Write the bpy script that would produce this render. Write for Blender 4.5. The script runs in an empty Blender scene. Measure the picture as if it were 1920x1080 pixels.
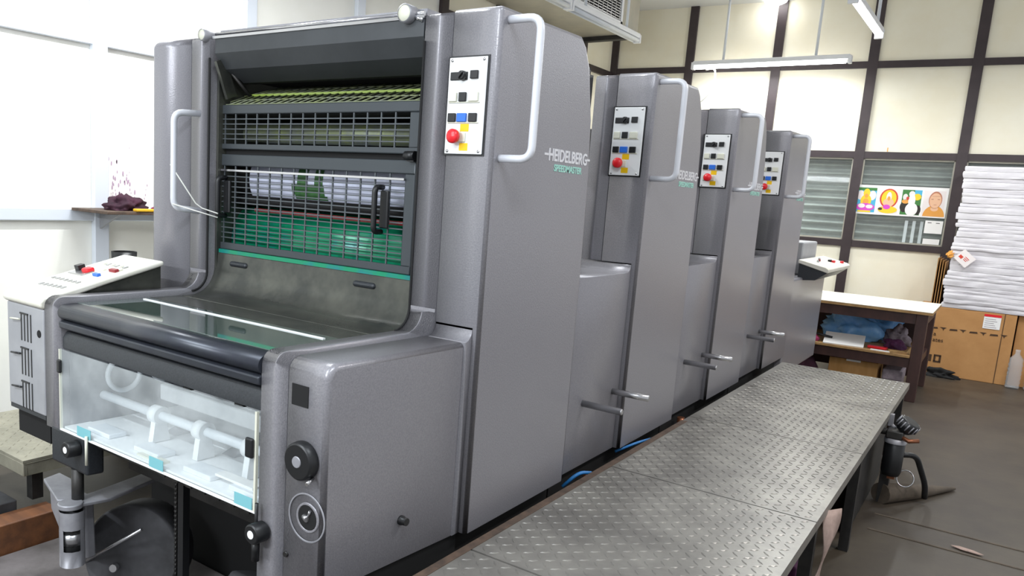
import bpy, bmesh, math, random
from mathutils import Vector, Matrix, noise
PI = math.pi
sc = bpy.context.scene
C = sc.collection
R = random.Random(7)

# ------------------------------------------------------------------ camera, world, exposure
cam_d = bpy.data.cameras.new('camera')
cam = bpy.data.objects.new('camera', cam_d); C.objects.link(cam); sc.camera = cam
cam_d.sensor_width = 36.0
cam_d.lens = 1461.93 * 36 / 1920
cam_d.shift_x = (960 - 809.65) / 1920
cam_d.shift_y = (602.77 - 540) / 1920
cam_d.clip_start = 0.02
rx = Vector((0.8007218, 0.59594327, 0.06079643))
dn = Vector((0.14654585, -0.09646732, -0.98448889))
fw = Vector((-0.58083465, 0.7972112, -0.1645765))
m3 = Matrix((rx, -dn, -fw)).transposed()
cam.matrix_world = Matrix.Translation((1.04045, -1.63553, 1.32573)) @ m3.to_4x4()

w = bpy.data.worlds.new('world'); sc.world = w; w.use_nodes = True
bg = w.node_tree.nodes['Background']
bg.inputs[0].default_value = (0.93, 0.96, 1.0, 1); bg.inputs[1].default_value = 0.40
sc.view_settings.view_transform = 'Standard'; sc.view_settings.look = 'None'
sc.view_settings.gamma = 1; sc.view_settings.use_curve_mapping = False
sc.view_settings.exposure = 0.98

def lamp(name, loc, sx, sy, power, col=(0.95, 0.98, 1.0), rot=(0, 0, 0)):
    d = bpy.data.lights.new(name, 'AREA'); d.shape = 'RECTANGLE'; d.size = sx; d.size_y = sy
    d.energy = power; d.color = col
    o = bpy.data.objects.new(name, d); C.objects.link(o); o.location = loc; o.rotation_euler = rot
    return o
# unseen lights added as extra hall tubes (in front of and above the press)
lamp('tube_and_fill_light', (0.9, -1.2, 2.72), 0.08, 1.25, 18, (0.86, 0.93, 1.0))
lamp('tube_and_fill_light', (-0.9, -2.2, 2.72), 1.25, 0.08, 30, (0.86, 0.93, 1.0))
lamp('tube_and_fill_light', (-0.7, -3.4, 2.1), 1.25, 0.1, 26, (0.9, 0.95, 1.0), (math.radians(78), 0, 0))  # added fill light that brightens the front faces and the clear pane
lamp('tube_and_fill_light', (-1.75, 0.6, 2.72), 0.08, 1.25, 23)
lamp('tube_and_fill_light', (-1.1, 0.8, 2.9), 1.25, 0.08, 8)
lamp('tube_and_fill_light', (1.7, 1.6, 2.72), 0.08, 1.25, 18, (1.0, 0.96, 0.95))
# tubes seen in the frame, and one unseen at the right
lamp('tube_and_fill_light', (-1.87, 4.55, 2.70), 0.06, 1.2, 22)
lamp('tube_and_fill_light', (-0.035, 4.96, 2.70), 0.06, 1.2, 16)
lamp('tube_and_fill_light', (-1.05, 6.42, 2.70), 1.2, 0.06, 14)
lamp('tube_and_fill_light', (1.6, 4.9, 2.72), 0.06, 1.2, 16)  # unseen extra light over the right aisle, without a fixture

# ------------------------------------------------------------------ materials
def srgb(h):
    h = h.lstrip('#'); v = [int(h[i:i+2], 16) / 255 for i in (0, 2, 4)]
    return tuple(((c / 12.92) if c <= 0.04045 else ((c + 0.055) / 1.055) ** 2.4) for c in v) + (1,)
def mat(name, col, rough=0.5, metal=0.0, col2=None, nscale=8, bump=0.0, bscale=200, alpha=None,
        emit=0, trans=0, spec=0.5, detail=4, contrast=(0.35, 0.65), stretch=None, coat=0):
    m = bpy.data.materials.new(name); m.use_nodes = True
    nt = m.node_tree; b = nt.nodes['Principled BSDF']
    c = srgb(col) if isinstance(col, str) else col
    b.inputs['Base Color'].default_value = c
    b.inputs['Roughness'].default_value = rough; b.inputs['Metallic'].default_value = metal
    b.inputs['Specular IOR Level'].default_value = spec
    b.inputs['Coat Weight'].default_value = coat
    if trans: b.inputs['Transmission Weight'].default_value = trans
    if alpha is not None: b.inputs['Alpha'].default_value = alpha
    if emit:
        b.inputs['Emission Color'].default_value = c; b.inputs['Emission Strength'].default_value = emit
    if col2 or bump:
        tc = nt.nodes.new('ShaderNodeTexCoord')
        mp = nt.nodes.new('ShaderNodeMapping'); nt.links.new(tc.outputs['Object'], mp.inputs[0])
        if stretch: mp.inputs['Scale'].default_value = stretch
    if col2:
        n = nt.nodes.new('ShaderNodeTexNoise'); n.inputs['Scale'].default_value = nscale
        n.inputs['Detail'].default_value = detail; n.inputs['Roughness'].default_value = 0.65
        nt.links.new(mp.outputs[0], n.inputs['Vector'])
        r = nt.nodes.new('ShaderNodeValToRGB')
        r.color_ramp.elements[0].position = contrast[0]; r.color_ramp.elements[1].position = contrast[1]
        r.color_ramp.elements[0].color = c; r.color_ramp.elements[1].color = srgb(col2)
        nt.links.new(n.outputs['Fac'], r.inputs[0]); nt.links.new(r.outputs[0], b.inputs['Base Color'])
    if bump:
        n2 = nt.nodes.new('ShaderNodeTexNoise'); n2.inputs['Scale'].default_value = bscale
        n2.inputs['Detail'].default_value = 3
        nt.links.new(mp.outputs[0], n2.inputs['Vector'])
        bp = nt.nodes.new('ShaderNodeBump'); bp.inputs['Strength'].default_value = bump
        bp.inputs['Distance'].default_value = 0.002
        nt.links.new(n2.outputs['Fac'], bp.inputs['Height']); nt.links.new(bp.outputs[0], b.inputs['Normal'])
    return m
M = {}
M['paint'] = mat('press_grey_paint', '#8b8a8f', 0.31, 0.25, col2='#98969b', nscale=240, bump=0.25, bscale=260, detail=2)
M['paint_dark'] = mat('dark_grey_paint', '#2d3034', 0.42, 0.2, col2='#36393d', nscale=200, bump=0.2, bscale=260, detail=2)
M['sheet'] = mat('worn_steel_sheet', '#444643', 0.24, 0.55, col2='#5f6059', nscale=7, bump=0.12, bscale=60)
M['deckpaint'] = mat('oily_deck_paint', '#6a6258', 0.25, 0.4, col2='#7d8078', nscale=14, bump=0.1, bscale=80)
M['nose'] = mat('glossy_black_metal', '#363942', 0.34, 0.4, col2='#3d4147', nscale=20)
M['blackp'] = mat('black_plastic', '#17181a', 0.4, 0)
M['black'] = mat('sooty_black', '#0d0d0e', 0.8, 0)
M['darkmetal'] = mat('greasy_dark_metal', '#2c2c2c', 0.5, 0.5, col2='#3d3b39', nscale=12, bump=0.2, bscale=60)
M['powder'] = mat('powder_dusted_metal', '#2e2e2f', 0.7, 0.2, col2='#58585c', nscale=5, bump=0.3, bscale=50, contrast=(0.3, 0.8))
M['castmetal'] = mat('cast_grey_bracket', '#8b8b90', 0.45, 0.3, col2='#a2a2a7', nscale=10)
M['hood'] = mat('hood_grey', '#393c3f', 0.5, 0.15, col2='#424548', nscale=5)
M['chrome'] = mat('polished_steel', '#c9c9cc', 0.18, 1.0)
M['steel'] = mat('satin_steel', '#b9b9bb', 0.28, 0.9)
M['handle'] = mat('silver_handle_paint', '#d6d8de', 0.38, 0.1)
M['panelw'] = mat('white_control_face', '#e9eaea', 0.4)
M['cream'] = mat('cream_button', '#dcdccb', 0.4)
M['blue'] = mat('blue_button', '#2f6fd6', 0.35)
M['red'] = mat('red_button', '#e0222c', 0.3)
M['darkred'] = mat('dark_red_button', '#8d1f27', 0.35)
M['yellow'] = mat('yellow_sticker', '#efc400', 0.5)
M['deskw'] = mat('white_desk_paint', '#e6e4da', 0.45, col2='#dddaca', nscale=10)
M['deskside'] = mat('light_grey_metal', '#a9aaad', 0.5, 0.2, col2='#9c9da1', nscale=6)
M['glassdeck'] = mat('green_glass_pane', '#4b5b55', 0.04, 0.0, spec=1.0, coat=1.0)
M['whiteedge'] = mat('white_pane_edge', '#f2f4f4', 0.3)
M['green'] = mat('green_inked_roller', '#0e8a63', 0.3, 0.1, col2='#1b6f8a', nscale=9, contrast=(0.5, 0.75))
M['whitecyl'] = mat('white_blanket', '#c9cde0', 0.5)
M['leafgreen'] = mat('dark_green_print', '#3d6b3a', 0.5, col2='#2c5a2c', nscale=40)
M['mesh'] = mat('grey_guard_metal', '#44494d', 0.4, 0.35)
M['wire'] = mat('grey_guard_wire', '#54595d', 0.4, 0.3)
M['meshy'] = mat('ink_yellow_mesh', '#7d8656', 0.45, 0.2, col2='#6b7068', nscale=16)
M['inky'] = mat('yellow_green_ink', '#8ba048', 0.3)
M['redband'] = mat('red_rubber_strip', '#7c1c20', 0.4)
M['dusty'] = mat('powdered_white_metal', '#eceef0', 0.6, 0, col2='#fafbfc', nscale=11)
M['dusty2'] = mat('powdered_rod', '#eef1f5', 0.35, 0, col2='#dfe4ea', nscale=14)
M['teal'] = mat('teal_sticker', '#7dbcc4', 0.5)
M['text_w'] = mat('silver_lettering', '#e0e0e4', 0.3, 0.2)
M['text_g'] = mat('teal_lettering', '#9fd6c8', 0.35)
M['tread'] = mat('tread_steel', '#7d7a75', 0.38, 0.45, col2='#98958e', nscale=5, bump=0.15, bscale=120)
M['tread_old'] = mat('tan_tread_steel', '#8a8778', 0.5, 0.3, col2='#a39f8e', nscale=9, bump=0.2, bscale=90)
M['rust'] = mat('rusty_steel', '#4c4038', 0.7, 0.2, col2='#6a5648', nscale=25)
M['floor'] = mat('grimy_floor', '#37302a', 0.48, 0, col2='#4e463a', nscale=3.2, bump=0.3, bscale=30, detail=8, contrast=(0.3, 0.7))
M['floor_dk'] = mat('greasy_floor_plate', '#4a4644', 0.6, 0.1, col2='#6d6868', nscale=4, bump=0.3, bscale=30, detail=8)
M['wallc'] = mat('cream_wall_board', '#f1ead3', 0.6, col2='#f4efdc', nscale=3)
M['wallw'] = mat('white_wall_board', '#f3f2e9', 0.6, col2='#f7f6ef', nscale=3)
M['mull'] = mat('white_aluminium', '#dfe5ee', 0.4, 0.1)
M['frame'] = mat('dark_brown_frame', '#33292b', 0.45, 0.1, col2='#3d3234', nscale=6)
M['ceil'] = mat('white_ceiling', '#eceef0', 0.7)
M['shutter'] = mat('grey_green_corrugated_sheet', '#8f9794', 0.5, 0.1, col2='#adb3b0', nscale=4)
M['duct'] = mat('galvanised_duct', '#a5a297', 0.45, 0.2, col2='#b3ae9f', nscale=5)
M['tube'] = mat('lit_fluorescent_tube', (1.0, 1.0, 1.0, 1), 0.5, emit=7)
M['batten'] = mat('white_batten_paint', '#eceef2', 0.4)
M['rodw'] = mat('white_rod', '#dde2e8', 0.5)
M['woodd'] = mat('dark_red_brown_wood', '#4a302b', 0.5, col2='#3a2623', nscale=10, stretch=(1, 1, 0.3), bump=0.2, bscale=40)
M['ply'] = mat('plywood_edge', '#b08d5c', 0.6, col2='#96744a', nscale=20)
M['laminate'] = mat('cream_laminate', '#efe9d8', 0.4)
M['card'] = mat('brown_cardboard', '#b58450', 0.8, col2='#c08f5a', nscale=5)
M['card2'] = mat('tan_cardboard', '#a37842', 0.8, col2='#b58a54', nscale=14, stretch=(1, 1, 0.2))
M['ink'] = mat('dark_box_print', '#47311f', 0.7)
M['paper'] = mat('white_paper_sheets', '#e6e3e6', 0.8, col2='#d5d1d6', nscale=6, stretch=(1, 1, 14), bump=0.6, bscale=60)
M['white'] = mat('white_paper', '#f2f1ef', 0.7)
M['bluebag'] = mat('blue_plastic_bag', '#68a8ec', 0.35, 0, col2='#8cc2f2', nscale=9, spec=0.6)
M['purple'] = mat('purple_cloth', '#5b2550', 0.8, col2='#3c1a3c', nscale=14)
M['greycloth'] = mat('grey_cloth', '#a79aa2', 0.8, col2='#7a7078', nscale=16)
M['maroon'] = mat('maroon_rag', '#4a2036', 0.8, col2='#2e1624', nscale=12)
M['pink'] = mat('pink_cloth', '#b0406f', 0.8)
M['yel'] = mat('yellow_plastic', '#e6b325', 0.5)
M['wood'] = mat('orange_brown_wood', '#754a2c', 0.6, col2='#5c3a24', nscale=8, stretch=(0.4, 3, 3))
M['rag'] = mat('dirty_pink_rag', '#b79f94', 0.9, col2='#9a857b', nscale=16)
M['copper'] = mat('copper_pipe_metal', '#8c5a40', 0.35, 0.7)
M['hoseblue'] = mat('blue_air_hose', '#2d78b8', 0.4)
M['brownpipe'] = mat('dusty_brown_canvas', '#4d443a', 0.8, col2='#62574a', nscale=12)
M['bottle'] = mat('clear_plastic', '#d5d9dc', 0.15, alpha=0.32)
M['cable'] = mat('white_cable', '#d9d9d2', 0.6)
M['halo_r'] = mat('print_red', '#d0432f', 0.6); M['halo_y'] = mat('print_yellow', '#f3cf2e', 0.6)
M['p_blue'] = mat('print_sky_blue', '#4fb2d8', 0.6); M['p_mag'] = mat('print_magenta', '#d64ac4', 0.6)
M['p_green'] = mat('print_green', '#3f7d3c', 0.6); M['p_or'] = mat('print_orange', '#e8a24a', 0.6)
M['p_skin'] = mat('print_pale_orange', '#efc09c', 0.6); M['p_dk'] = mat('print_black', '#2c2620', 0.6)
M['p_pale'] = mat('print_pale_grey', '#ece4e2', 0.6); M['p_line'] = mat('print_brown_line', '#bf7d62', 0.6)
M['smudge'] = mat('purple_grime', '#b89db4', 0.7)

def glass(name, tint, op, rough=0.05, haze=None):
    m = bpy.data.materials.new(name); m.use_nodes = True; nt = m.node_tree
    for n in list(nt.nodes): nt.nodes.remove(n)
    o = nt.nodes.new('ShaderNodeOutputMaterial'); mx = nt.nodes.new('ShaderNodeMixShader')
    t = nt.nodes.new('ShaderNodeBsdfTransparent'); t.inputs[0].default_value = srgb(tint)
    g = nt.nodes.new('ShaderNodeBsdfPrincipled'); g.inputs['Roughness'].default_value = rough
    g.inputs['Base Color'].default_value = srgb(haze or tint)
    mx.inputs[0].default_value = op
    if haze:
        tc = nt.nodes.new('ShaderNodeTexCoord'); n = nt.nodes.new('ShaderNodeTexNoise'); n.inputs['Scale'].default_value = 7
        n.inputs['Detail'].default_value = 5
        mr = nt.nodes.new('ShaderNodeMapRange'); mr.inputs[1].default_value = 0.35; mr.inputs[2].default_value = 0.7
        mr.inputs[3].default_value = op * 0.55; mr.inputs[4].default_value = op * 1.6
        nt.links.new(tc.outputs['Object'], n.inputs[0]); nt.links.new(n.outputs['Fac'], mr.inputs[0]); nt.links.new(mr.outputs[0], mx.inputs[0])
    nt.links.new(t.outputs[0], mx.inputs[1]); nt.links.new(g.outputs[0], mx.inputs[2]); nt.links.new(mx.outputs[0], o.inputs[0])
    return m
M['plexi'] = glass('dusty_acrylic', '#fbfdfd', 0.16, 0.15, haze='#eef3f4')
M['glass'] = glass('window_glass', '#fafcfb', 0.06, 0.03)

# ------------------------------------------------------------------ helpers
SKEW = [0.0]
class MB:
    """collects shapes in world coordinates, built as ONE mesh object"""
    def __init__(s): s.v = []; s.f = []; s.m = []; s.sm = []
    def add(s, vs, fs, mi=0, smooth=False):
        b = len(s.v); s.v += [tuple(p) for p in vs]
        for f in fs: s.f.append(tuple(b + i for i in f)); s.m.append(mi); s.sm.append(smooth)
        return s
    def box(s, x0, x1, y0, y1, z0, z1, mi=0, rot=None, piv=None):
        vs = [Vector((x, y, z)) for x in (x0, x1) for y in (y0, y1) for z in (z0, z1)]
        if rot is not None:
            p = Vector(piv) if piv else Vector(((x0+x1)/2, (y0+y1)/2, (z0+z1)/2))
            vs = [rot @ (v - p) + p for v in vs]
        return s.add(vs, [(0,1,3,2),(4,6,7,5),(0,4,5,1),(2,3,7,6),(0,2,6,4),(1,5,7,3)], mi)
    def prism(s, prof, x0, x1, mi=0, axis='X', smooth=False):
        n = len(prof)
        def P(x, a, b): return (x, a, b) if axis == 'X' else ((a, x, b) if axis == 'Y' else (a, b, x))
        vs = [P(x0, a, b) for a, b in prof] + [P(x1, a, b) for a, b in prof]
        s.add(vs, [tuple(range(n)), tuple(range(2*n-1, n-1, -1))], mi)
        b = len(s.v) - 2*n
        for i in range(n):
            j = (i+1) % n; s.f.append((b+i, b+n+i, b+n+j, b+j)); s.m.append(mi); s.sm.append(smooth)
        return s
    def tube(s, pts, r, n=10, mi=0, cap=True, closed=False):
        pts = [Vector(p) for p in pts]; rs = r if isinstance(r, (list, tuple)) else [r]*len(pts)
        N = len(pts); up = None; vs = []
        for i, p in enumerate(pts):
            a = pts[i-1] if (i > 0 or closed) else p; b = pts[(i+1) % N] if (i < N-1 or closed) else p
            t = (b - a).normalized()
            if up is None: up = t.orthogonal().normalized()
            else: up = (up - t * up.dot(t)).normalized()
            q = t.cross(up)
            for k in range(n):
                an = 2*PI*k/n; vs.append(p + (up*math.cos(an) + q*math.sin(an))*rs[i])
        fs = []
        for i in range(N - (0 if closed else 1)):
            for k in range(n):
                a = i*n+k; b = i*n+(k+1) % n; c = ((i+1) % N)*n+(k+1) % n; d = ((i+1) % N)*n+k
                fs.append((a, b, c, d))
        s.add(vs, fs, mi, True)
        if cap and not closed:
            b0 = len(s.v) - len(vs)
            s.f.append(tuple(b0+k for k in range(n-1, -1, -1))); s.m.append(mi); s.sm.append(False)
            s.f.append(tuple(b0+(N-1)*n+k for k in range(n))); s.m.append(mi); s.sm.append(False)
        return s
    def lathe(s, c, ax, prof, n=24, mi=0):
        """prof: (distance along axis, radius)"""
        c = Vector(c); ax = Vector(ax).normalized(); u = ax.orthogonal().normalized(); v = ax.cross(u)
        for i in range(len(prof)-1):
            (h0, r0), (h1, r1) = prof[i], prof[i+1]
            vs = []
            for h, r in ((h0, r0), (h1, r1)):
                for k in range(n):
                    a = 2*PI*k/n; vs.append(c + ax*h + (u*math.cos(a)+v*math.sin(a))*max(r, 1e-5))
            s.add(vs, [(k, (k+1) % n, n+(k+1) % n, n+k) for k in range(n)], mi, abs(h1-h0) > 1e-6 and True)
        return s
    def disc(s, c, r, n=20, mi=0, sx=1, axis='Y'):
        c = Vector(c)
        vs = [c + (Vector((math.cos(2*PI*k/n)*r*sx, 0, math.sin(2*PI*k/n)*r)) if axis == 'Y' else Vector((0, math.cos(2*PI*k/n)*r*sx, math.sin(2*PI*k/n)*r))) for k in range(n)]
        return s.add(vs, [tuple(range(n))], mi)
    def build(s, name, mats, parent=None, bevel=0, seg=3, edge=None, fix=True, autos=True):
        if not isinstance(mats, (list, tuple)): mats = [mats]
        k = SKEW[0]; off = Vector(ORG.get(parent.name, (0, 0, 0))) if parent else Vector((0, 0, 0))
        if not parent and s.v:   # own origin at the middle of the base
            xs, ys, zs = zip(*s.v); off = Vector(((min(xs)+max(xs))/2, (min(ys)+max(ys))/2, min(zs)))
        vs = []
        for p in s.v:
            p = Vector(p)
            if k and p.y < 0: p.x += k * p.y
            vs.append(p - off)
        me = bpy.data.meshes.new(name); me.from_pydata(vs, [], s.f)
        for m_ in mats: me.materials.append(M[m_])
        for i, pl in enumerate(me.polygons): pl.material_index = s.m[i]; pl.use_smooth = s.sm[i]
        if fix:
            bm = bmesh.new(); bm.from_mesh(me)
            bmesh.ops.remove_doubles(bm, verts=bm.verts, dist=1e-6)
            bmesh.ops.recalc_face_normals(bm, faces=bm.faces); bm.to_mesh(me); bm.free()
        o = bpy.data.objects.new(name, me); C.objects.link(o)
        if parent: o.parent = parent
        else: o.location = off
        ORG[o.name] = tuple(off)
        if bevel:
            b = o.modifiers.new('bevel', 'BEVEL'); b.width = bevel; b.segments = seg
            if edge:
                at = me.attributes.new('bevel_weight_edge', 'FLOAT', 'EDGE')
                for e in me.edges:
                    a = me.vertices[e.vertices[0]].co + off; c = me.vertices[e.vertices[1]].co + off
                    at.data[e.index].value = 1.0 if edge(a, c) else 0.0
                b.limit_method = 'WEIGHT'
            else:
                b.limit_method = 'ANGLE'; b.angle_limit = math.radians(40)
            for pl in me.polygons: pl.use_smooth = True
            wn = o.modifiers.new('normals', 'WEIGHTED_NORMAL'); wn.keep_sharp = True
            me.set_sharp_from_angle(angle=math.radians(40)) if not edge else None
        return o
ORG = {}
def tag(o, label=None, cat=None, group=None, kind=None):
    if label: o['label'] = label
    if cat: o['category'] = cat
    if group: o['group'] = group
    if kind: o['kind'] = kind
    return o
def thing(name, loc, label, cat, group=None, rz=0):
    o = bpy.data.objects.new(name, None); C.objects.link(o); o.location = loc; o.empty_display_size = 0.05
    ORG[o.name] = tuple(loc); return tag(o, label, cat, group)
KIDS = {}
def copy_tree(o, parent=None):
    c = o.copy(); C.objects.link(c); c.parent = parent
    for ch in [x for x in bpy.data.objects if x.parent == o]: copy_tree(ch, c)
    return c
def arc(cy, cz, r, a0, a1, n=6):
    return [(cy + r*math.cos(math.radians(a0+(a1-a0)*i/n)), cz + r*math.sin(math.radians(a0+(a1-a0)*i/n))) for i in range(n+1)]
def arc3(x, cy, cz, r, a0, a1, n=8): return [(x, a, b) for a, b in arc(cy, cz, r, a0, a1, n)]
def fillet_path(pts, r, n=6):
    pts = [Vector(p) for p in pts]; out = [pts[0]]
    for i in range(1, len(pts)-1):
        a = (pts[i-1]-pts[i]); b = (pts[i+1]-pts[i]); d = min(r, a.length*0.49, b.length*0.49)
        p0 = pts[i]+a.normalized()*d; p1 = pts[i]+b.normalized()*d
        for k in range(n+1):
            t = k/n; out.append((1-t)**2*p0 + 2*t*(1-t)*pts[i] + t*t*p1)
    out.append(pts[-1]); return out
def text(s, size, loc, rot, m, parent=None, ext=0.0008, name='lettering', sx=1.0, bold=0.0):
    cu = bpy.data.curves.new(name, 'FONT'); cu.body = s; cu.size = size; cu.extrude = ext; cu.offset = bold
    t = bpy.data.objects.new(name, cu); C.objects.link(t)
    dg = bpy.context.evaluated_depsgraph_get(); me = bpy.data.meshes.new_from_object(t.evaluated_get(dg))
    bpy.data.objects.remove(t); me.name = name
    off = Vector(ORG.get(parent.name, (0, 0, 0))) if parent else Vector((0, 0, 0))
    mtx = Matrix.Translation(Vector(loc)-off) @ rot.to_4x4() @ Matrix.Diagonal((sx, 1, 1, 1))
    me.transform(mtx); me.materials.clear(); me.materials.append(M[m])
    o = bpy.data.objects.new(name, me); C.objects.link(o); o.parent = parent; ORG[o.name] = tuple(off)
    return o
def blob(c, size, seed, amp=0.35, sub=4, flat=True, freq=3.0):
    """crumpled cloth or plastic"""
    bm = bmesh.new(); bmesh.ops.create_icosphere(bm, subdivisions=sub, radius=1)
    for v in bm.verts:
        d = 1 + amp*noise.fractal(v.co*freq*0.5+Vector((seed*7.1, seed, 0)), 0.8, 2.2, 5)
        r = abs(noise.noise(v.co*freq+Vector((seed, 3, seed*2))))
        v.co = Vector((v.co.x*size[0], v.co.y*size[1], v.co.z*size[2]))*d*(1-0.25*r)
        if flat and v.co.z < -size[2]*0.35: v.co.z = -size[2]*0.35
    mb = MB(); mb.add([v.co + Vector(c) + Vector((0, 0, size[2]*0.35 if flat else 0)) for v in bm.verts], [tuple(x.index for x in f.verts) for f in bm.faces], 0, True)
    bm.free(); return mb
FX = Matrix(((0, 0, 1), (1, 0, 0), (0, 1, 0)))          # text on a plane facing +X
FY = Matrix(((1, 0, 0), (0, 0, -1), (0, 1, 0)))         # text on a plane facing -Y

# ------------------------------------------------------------------ room
SL = 0.08; AW = math.atan(SL)
def struct(mb, name, mats, **k): o = mb.build(name, mats, **k); o['kind'] = 'structure'; return o
fl = MB(); fl.box(-2.9, 3.4, -3.6, 7.6, -0.1, 0.0)
floor = struct(fl, 'floor', 'floor')
for k, y in enumerate((2.32, 2.1)):
    st = MB(); st.box(0.72, 3.2, y-0.006, y+0.006, 0.0, 0.003); struct(st, 'trim_%d' % (30+k), 'brownpipe')
cb = MB(); cb.box(-2.9, 3.4, -3.6, 7.6, 3.37, 3.5); struct(cb, 'ceiling', 'ceil')
# far wall, turned a little
def YW(x): return 6.9 + SL*x
rw = Matrix.Rotation(AW, 3, 'Z'); W0 = Vector((0, 6.9, 0))
def wallpt(u, d, z): return W0 + rw @ Vector((u, d, z))
class WB(MB):
    def wbox(s, u0, u1, d0, d1, z0, z1, mi=0):
        vs = [wallpt(u, d, z) for u in (u0, u1) for d in (d0, d1) for z in (z0, z1)]
        return s.add(vs, [(0,1,3,2),(4,6,7,5),(0,4,5,1),(2,3,7,6),(0,2,6,4),(1,5,7,3)], mi)
VB = [-2.76, -1.94, -1.09, -0.247, 0.573, 1.39, 2.21, 3.05]
RZ = [0.25, 1.075, 1.915, 2.74]
wb = WB(); wb.wbox(-2.9, 3.35, 0.0, 0.1, 0, 1.075); wb.wbox(-2.9, 3.35, 0.0, 0.1, 1.915, 3.42); wb.wbox(-2.9, -1.09, 0.0, 0.1, 1.075, 1.915)
wb.wbox(2.21, 3.35, 0, 0.1, 1.075, 1.915)
struct(wb, 'wall_back', 'wallc')
tn = 1
for u in VB:
    b = WB(); b.wbox(u-0.042, u+0.042, -0.03, 0.01, 0, 3.4); struct(b, 'trim_%d' % tn, 'frame'); tn += 1
for z in RZ:
    b = WB(); b.wbox(-2.78, 3.2, -0.024, 0.01, z-0.031, z+0.031); struct(b, 'trim_%d' % tn, 'frame'); tn += 1
for i in range(4):
    u0, u1 = VB[2+i]+0.042, VB[3+i]-0.042
    g = WB(); g.wbox(u0, u1, 0.02, 0.026, 1.106, 1.884); wn_ = struct(g, 'window_%d' % (i+1), 'glass')
    f = WB()
    for a in ((u0, u0+0.012, 1.106, 1.884), (u1-0.012, u1, 1.106, 1.884), (u0, u1, 1.106, 1.12), (u0, u1, 1.87, 1.884)):
        f.wbox(a[0], a[1], 0.0, 0.03, a[2], a[3])
    fo = f.build('window_frame', 'duct', wn_)
# corrugated shutter behind the panes
cs = MB(); vs = []; nz = 150
for i in range(nz+1):
    z = 1.04 + 0.92*i/nz; d = 0.17 + 0.034*math.sin(2*PI*z/0.08)
    for u in (-1.1, 2.25): vs.append(wallpt(u, d, z))
for i in range(nz+1):
    z = 1.04 + 0.92*i/nz; d = 0.175 + 0.034*math.sin(2*PI*z/0.08)
    for u in (-1.1, 2.25): vs.append(wallpt(u, d, z))
k = 2*(nz+1)
cs.add(vs, [(2*i, 2*i+1, 2*i+3, 2*i+2) for i in range(nz)] + [(k+2*i, k+2*i+2, k+2*i+3, k+2*i+1) for i in range(nz)], 0, True)
tag(cs.build('corrugated_shutter', 'shutter', fix=False), 'grey-green corrugated shutter closed behind the window panes of the far wall', 'shutter')
# left wall
lw = MB(); lw.box(-2.9, -2.78, -3.6, 3.49, 0, 3.4); struct(lw, 'wall_left', 'wallw')
lw = MB(); lw.box(-2.9, -2.78, 3.49, 6.75, 0, 3.4); struct(lw, 'wall_left_back', 'wallc')
for y in (-0.35, 0.615, 1.575, 2.53):
    b = MB(); b.box(-2.78, -2.745, y-0.04, y+0.04, 0, 3.37); struct(b, 'trim_%d' % tn, 'mull', bevel=0.004, seg=2); tn += 1
for z in (1.10, 1.97, 2.82):
    b = MB(); b.box(-2.78, -2.75, -3.5, 3.45, z-0.03, z+0.03); struct(b, 'trim_%d' % tn, 'mull', bevel=0.004, seg=2); tn += 1
for y in (3.49, 4.3, 5.12, 5.94):
    b = MB(); b.box(-2.78, -2.745, y-0.042, y+0.042, 0, 3.37); struct(b, 'trim_%d' % tn, 'frame'); tn += 1
for z in (1.92, 2.70):
    b = MB(); b.box(-2.78, -2.75, 3.53, 6.64, z-0.031, z+0.031); struct(b, 'trim_%d' % tn, 'frame'); tn += 1

# duct under the ceiling
dt = thing('air_duct', (-2.44, 4.0, 2.92), 'grey metal air duct with a slatted grille running under the ceiling along the left wall', 'air duct')
MB().box(-2.77, -2.12, 2.2, 5.75, 2.92, 3.3).build('casing', 'duct', dt, bevel=0.006, seg=2)
MB().box(-2.122, -2.1, 2.2, 2.24, 2.92, 3.3).box(-2.122, -2.1, 5.3, 5.34, 2.92, 3.3).box(-2.122, -2.1, 2.2, 5.34, 2.92, 2.95).box(-2.122, -2.1, 2.2, 5.34, 3.27, 3.3).build('grille_frame', 'batten', dt)
g = MB().box(-2.119, -2.118, 2.24, 5.3, 2.95, 3.27, 1)
for i in range(14):
    g.box(-2.117, -2.106, 2.24, 5.3, 2.958+i*0.0225, 2.966+i*0.0225)
for i in range(34): g.box(-2.112, -2.104, 2.3+i*0.09, 2.306+i*0.09, 2.95, 3.27)
g.build('grille', ['steel', 'black'], dt)
MB().box(-2.77, -2.1, 5.70, 5.78, 2.88, 2.93).build('bracket', 'darkmetal', dt)

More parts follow.
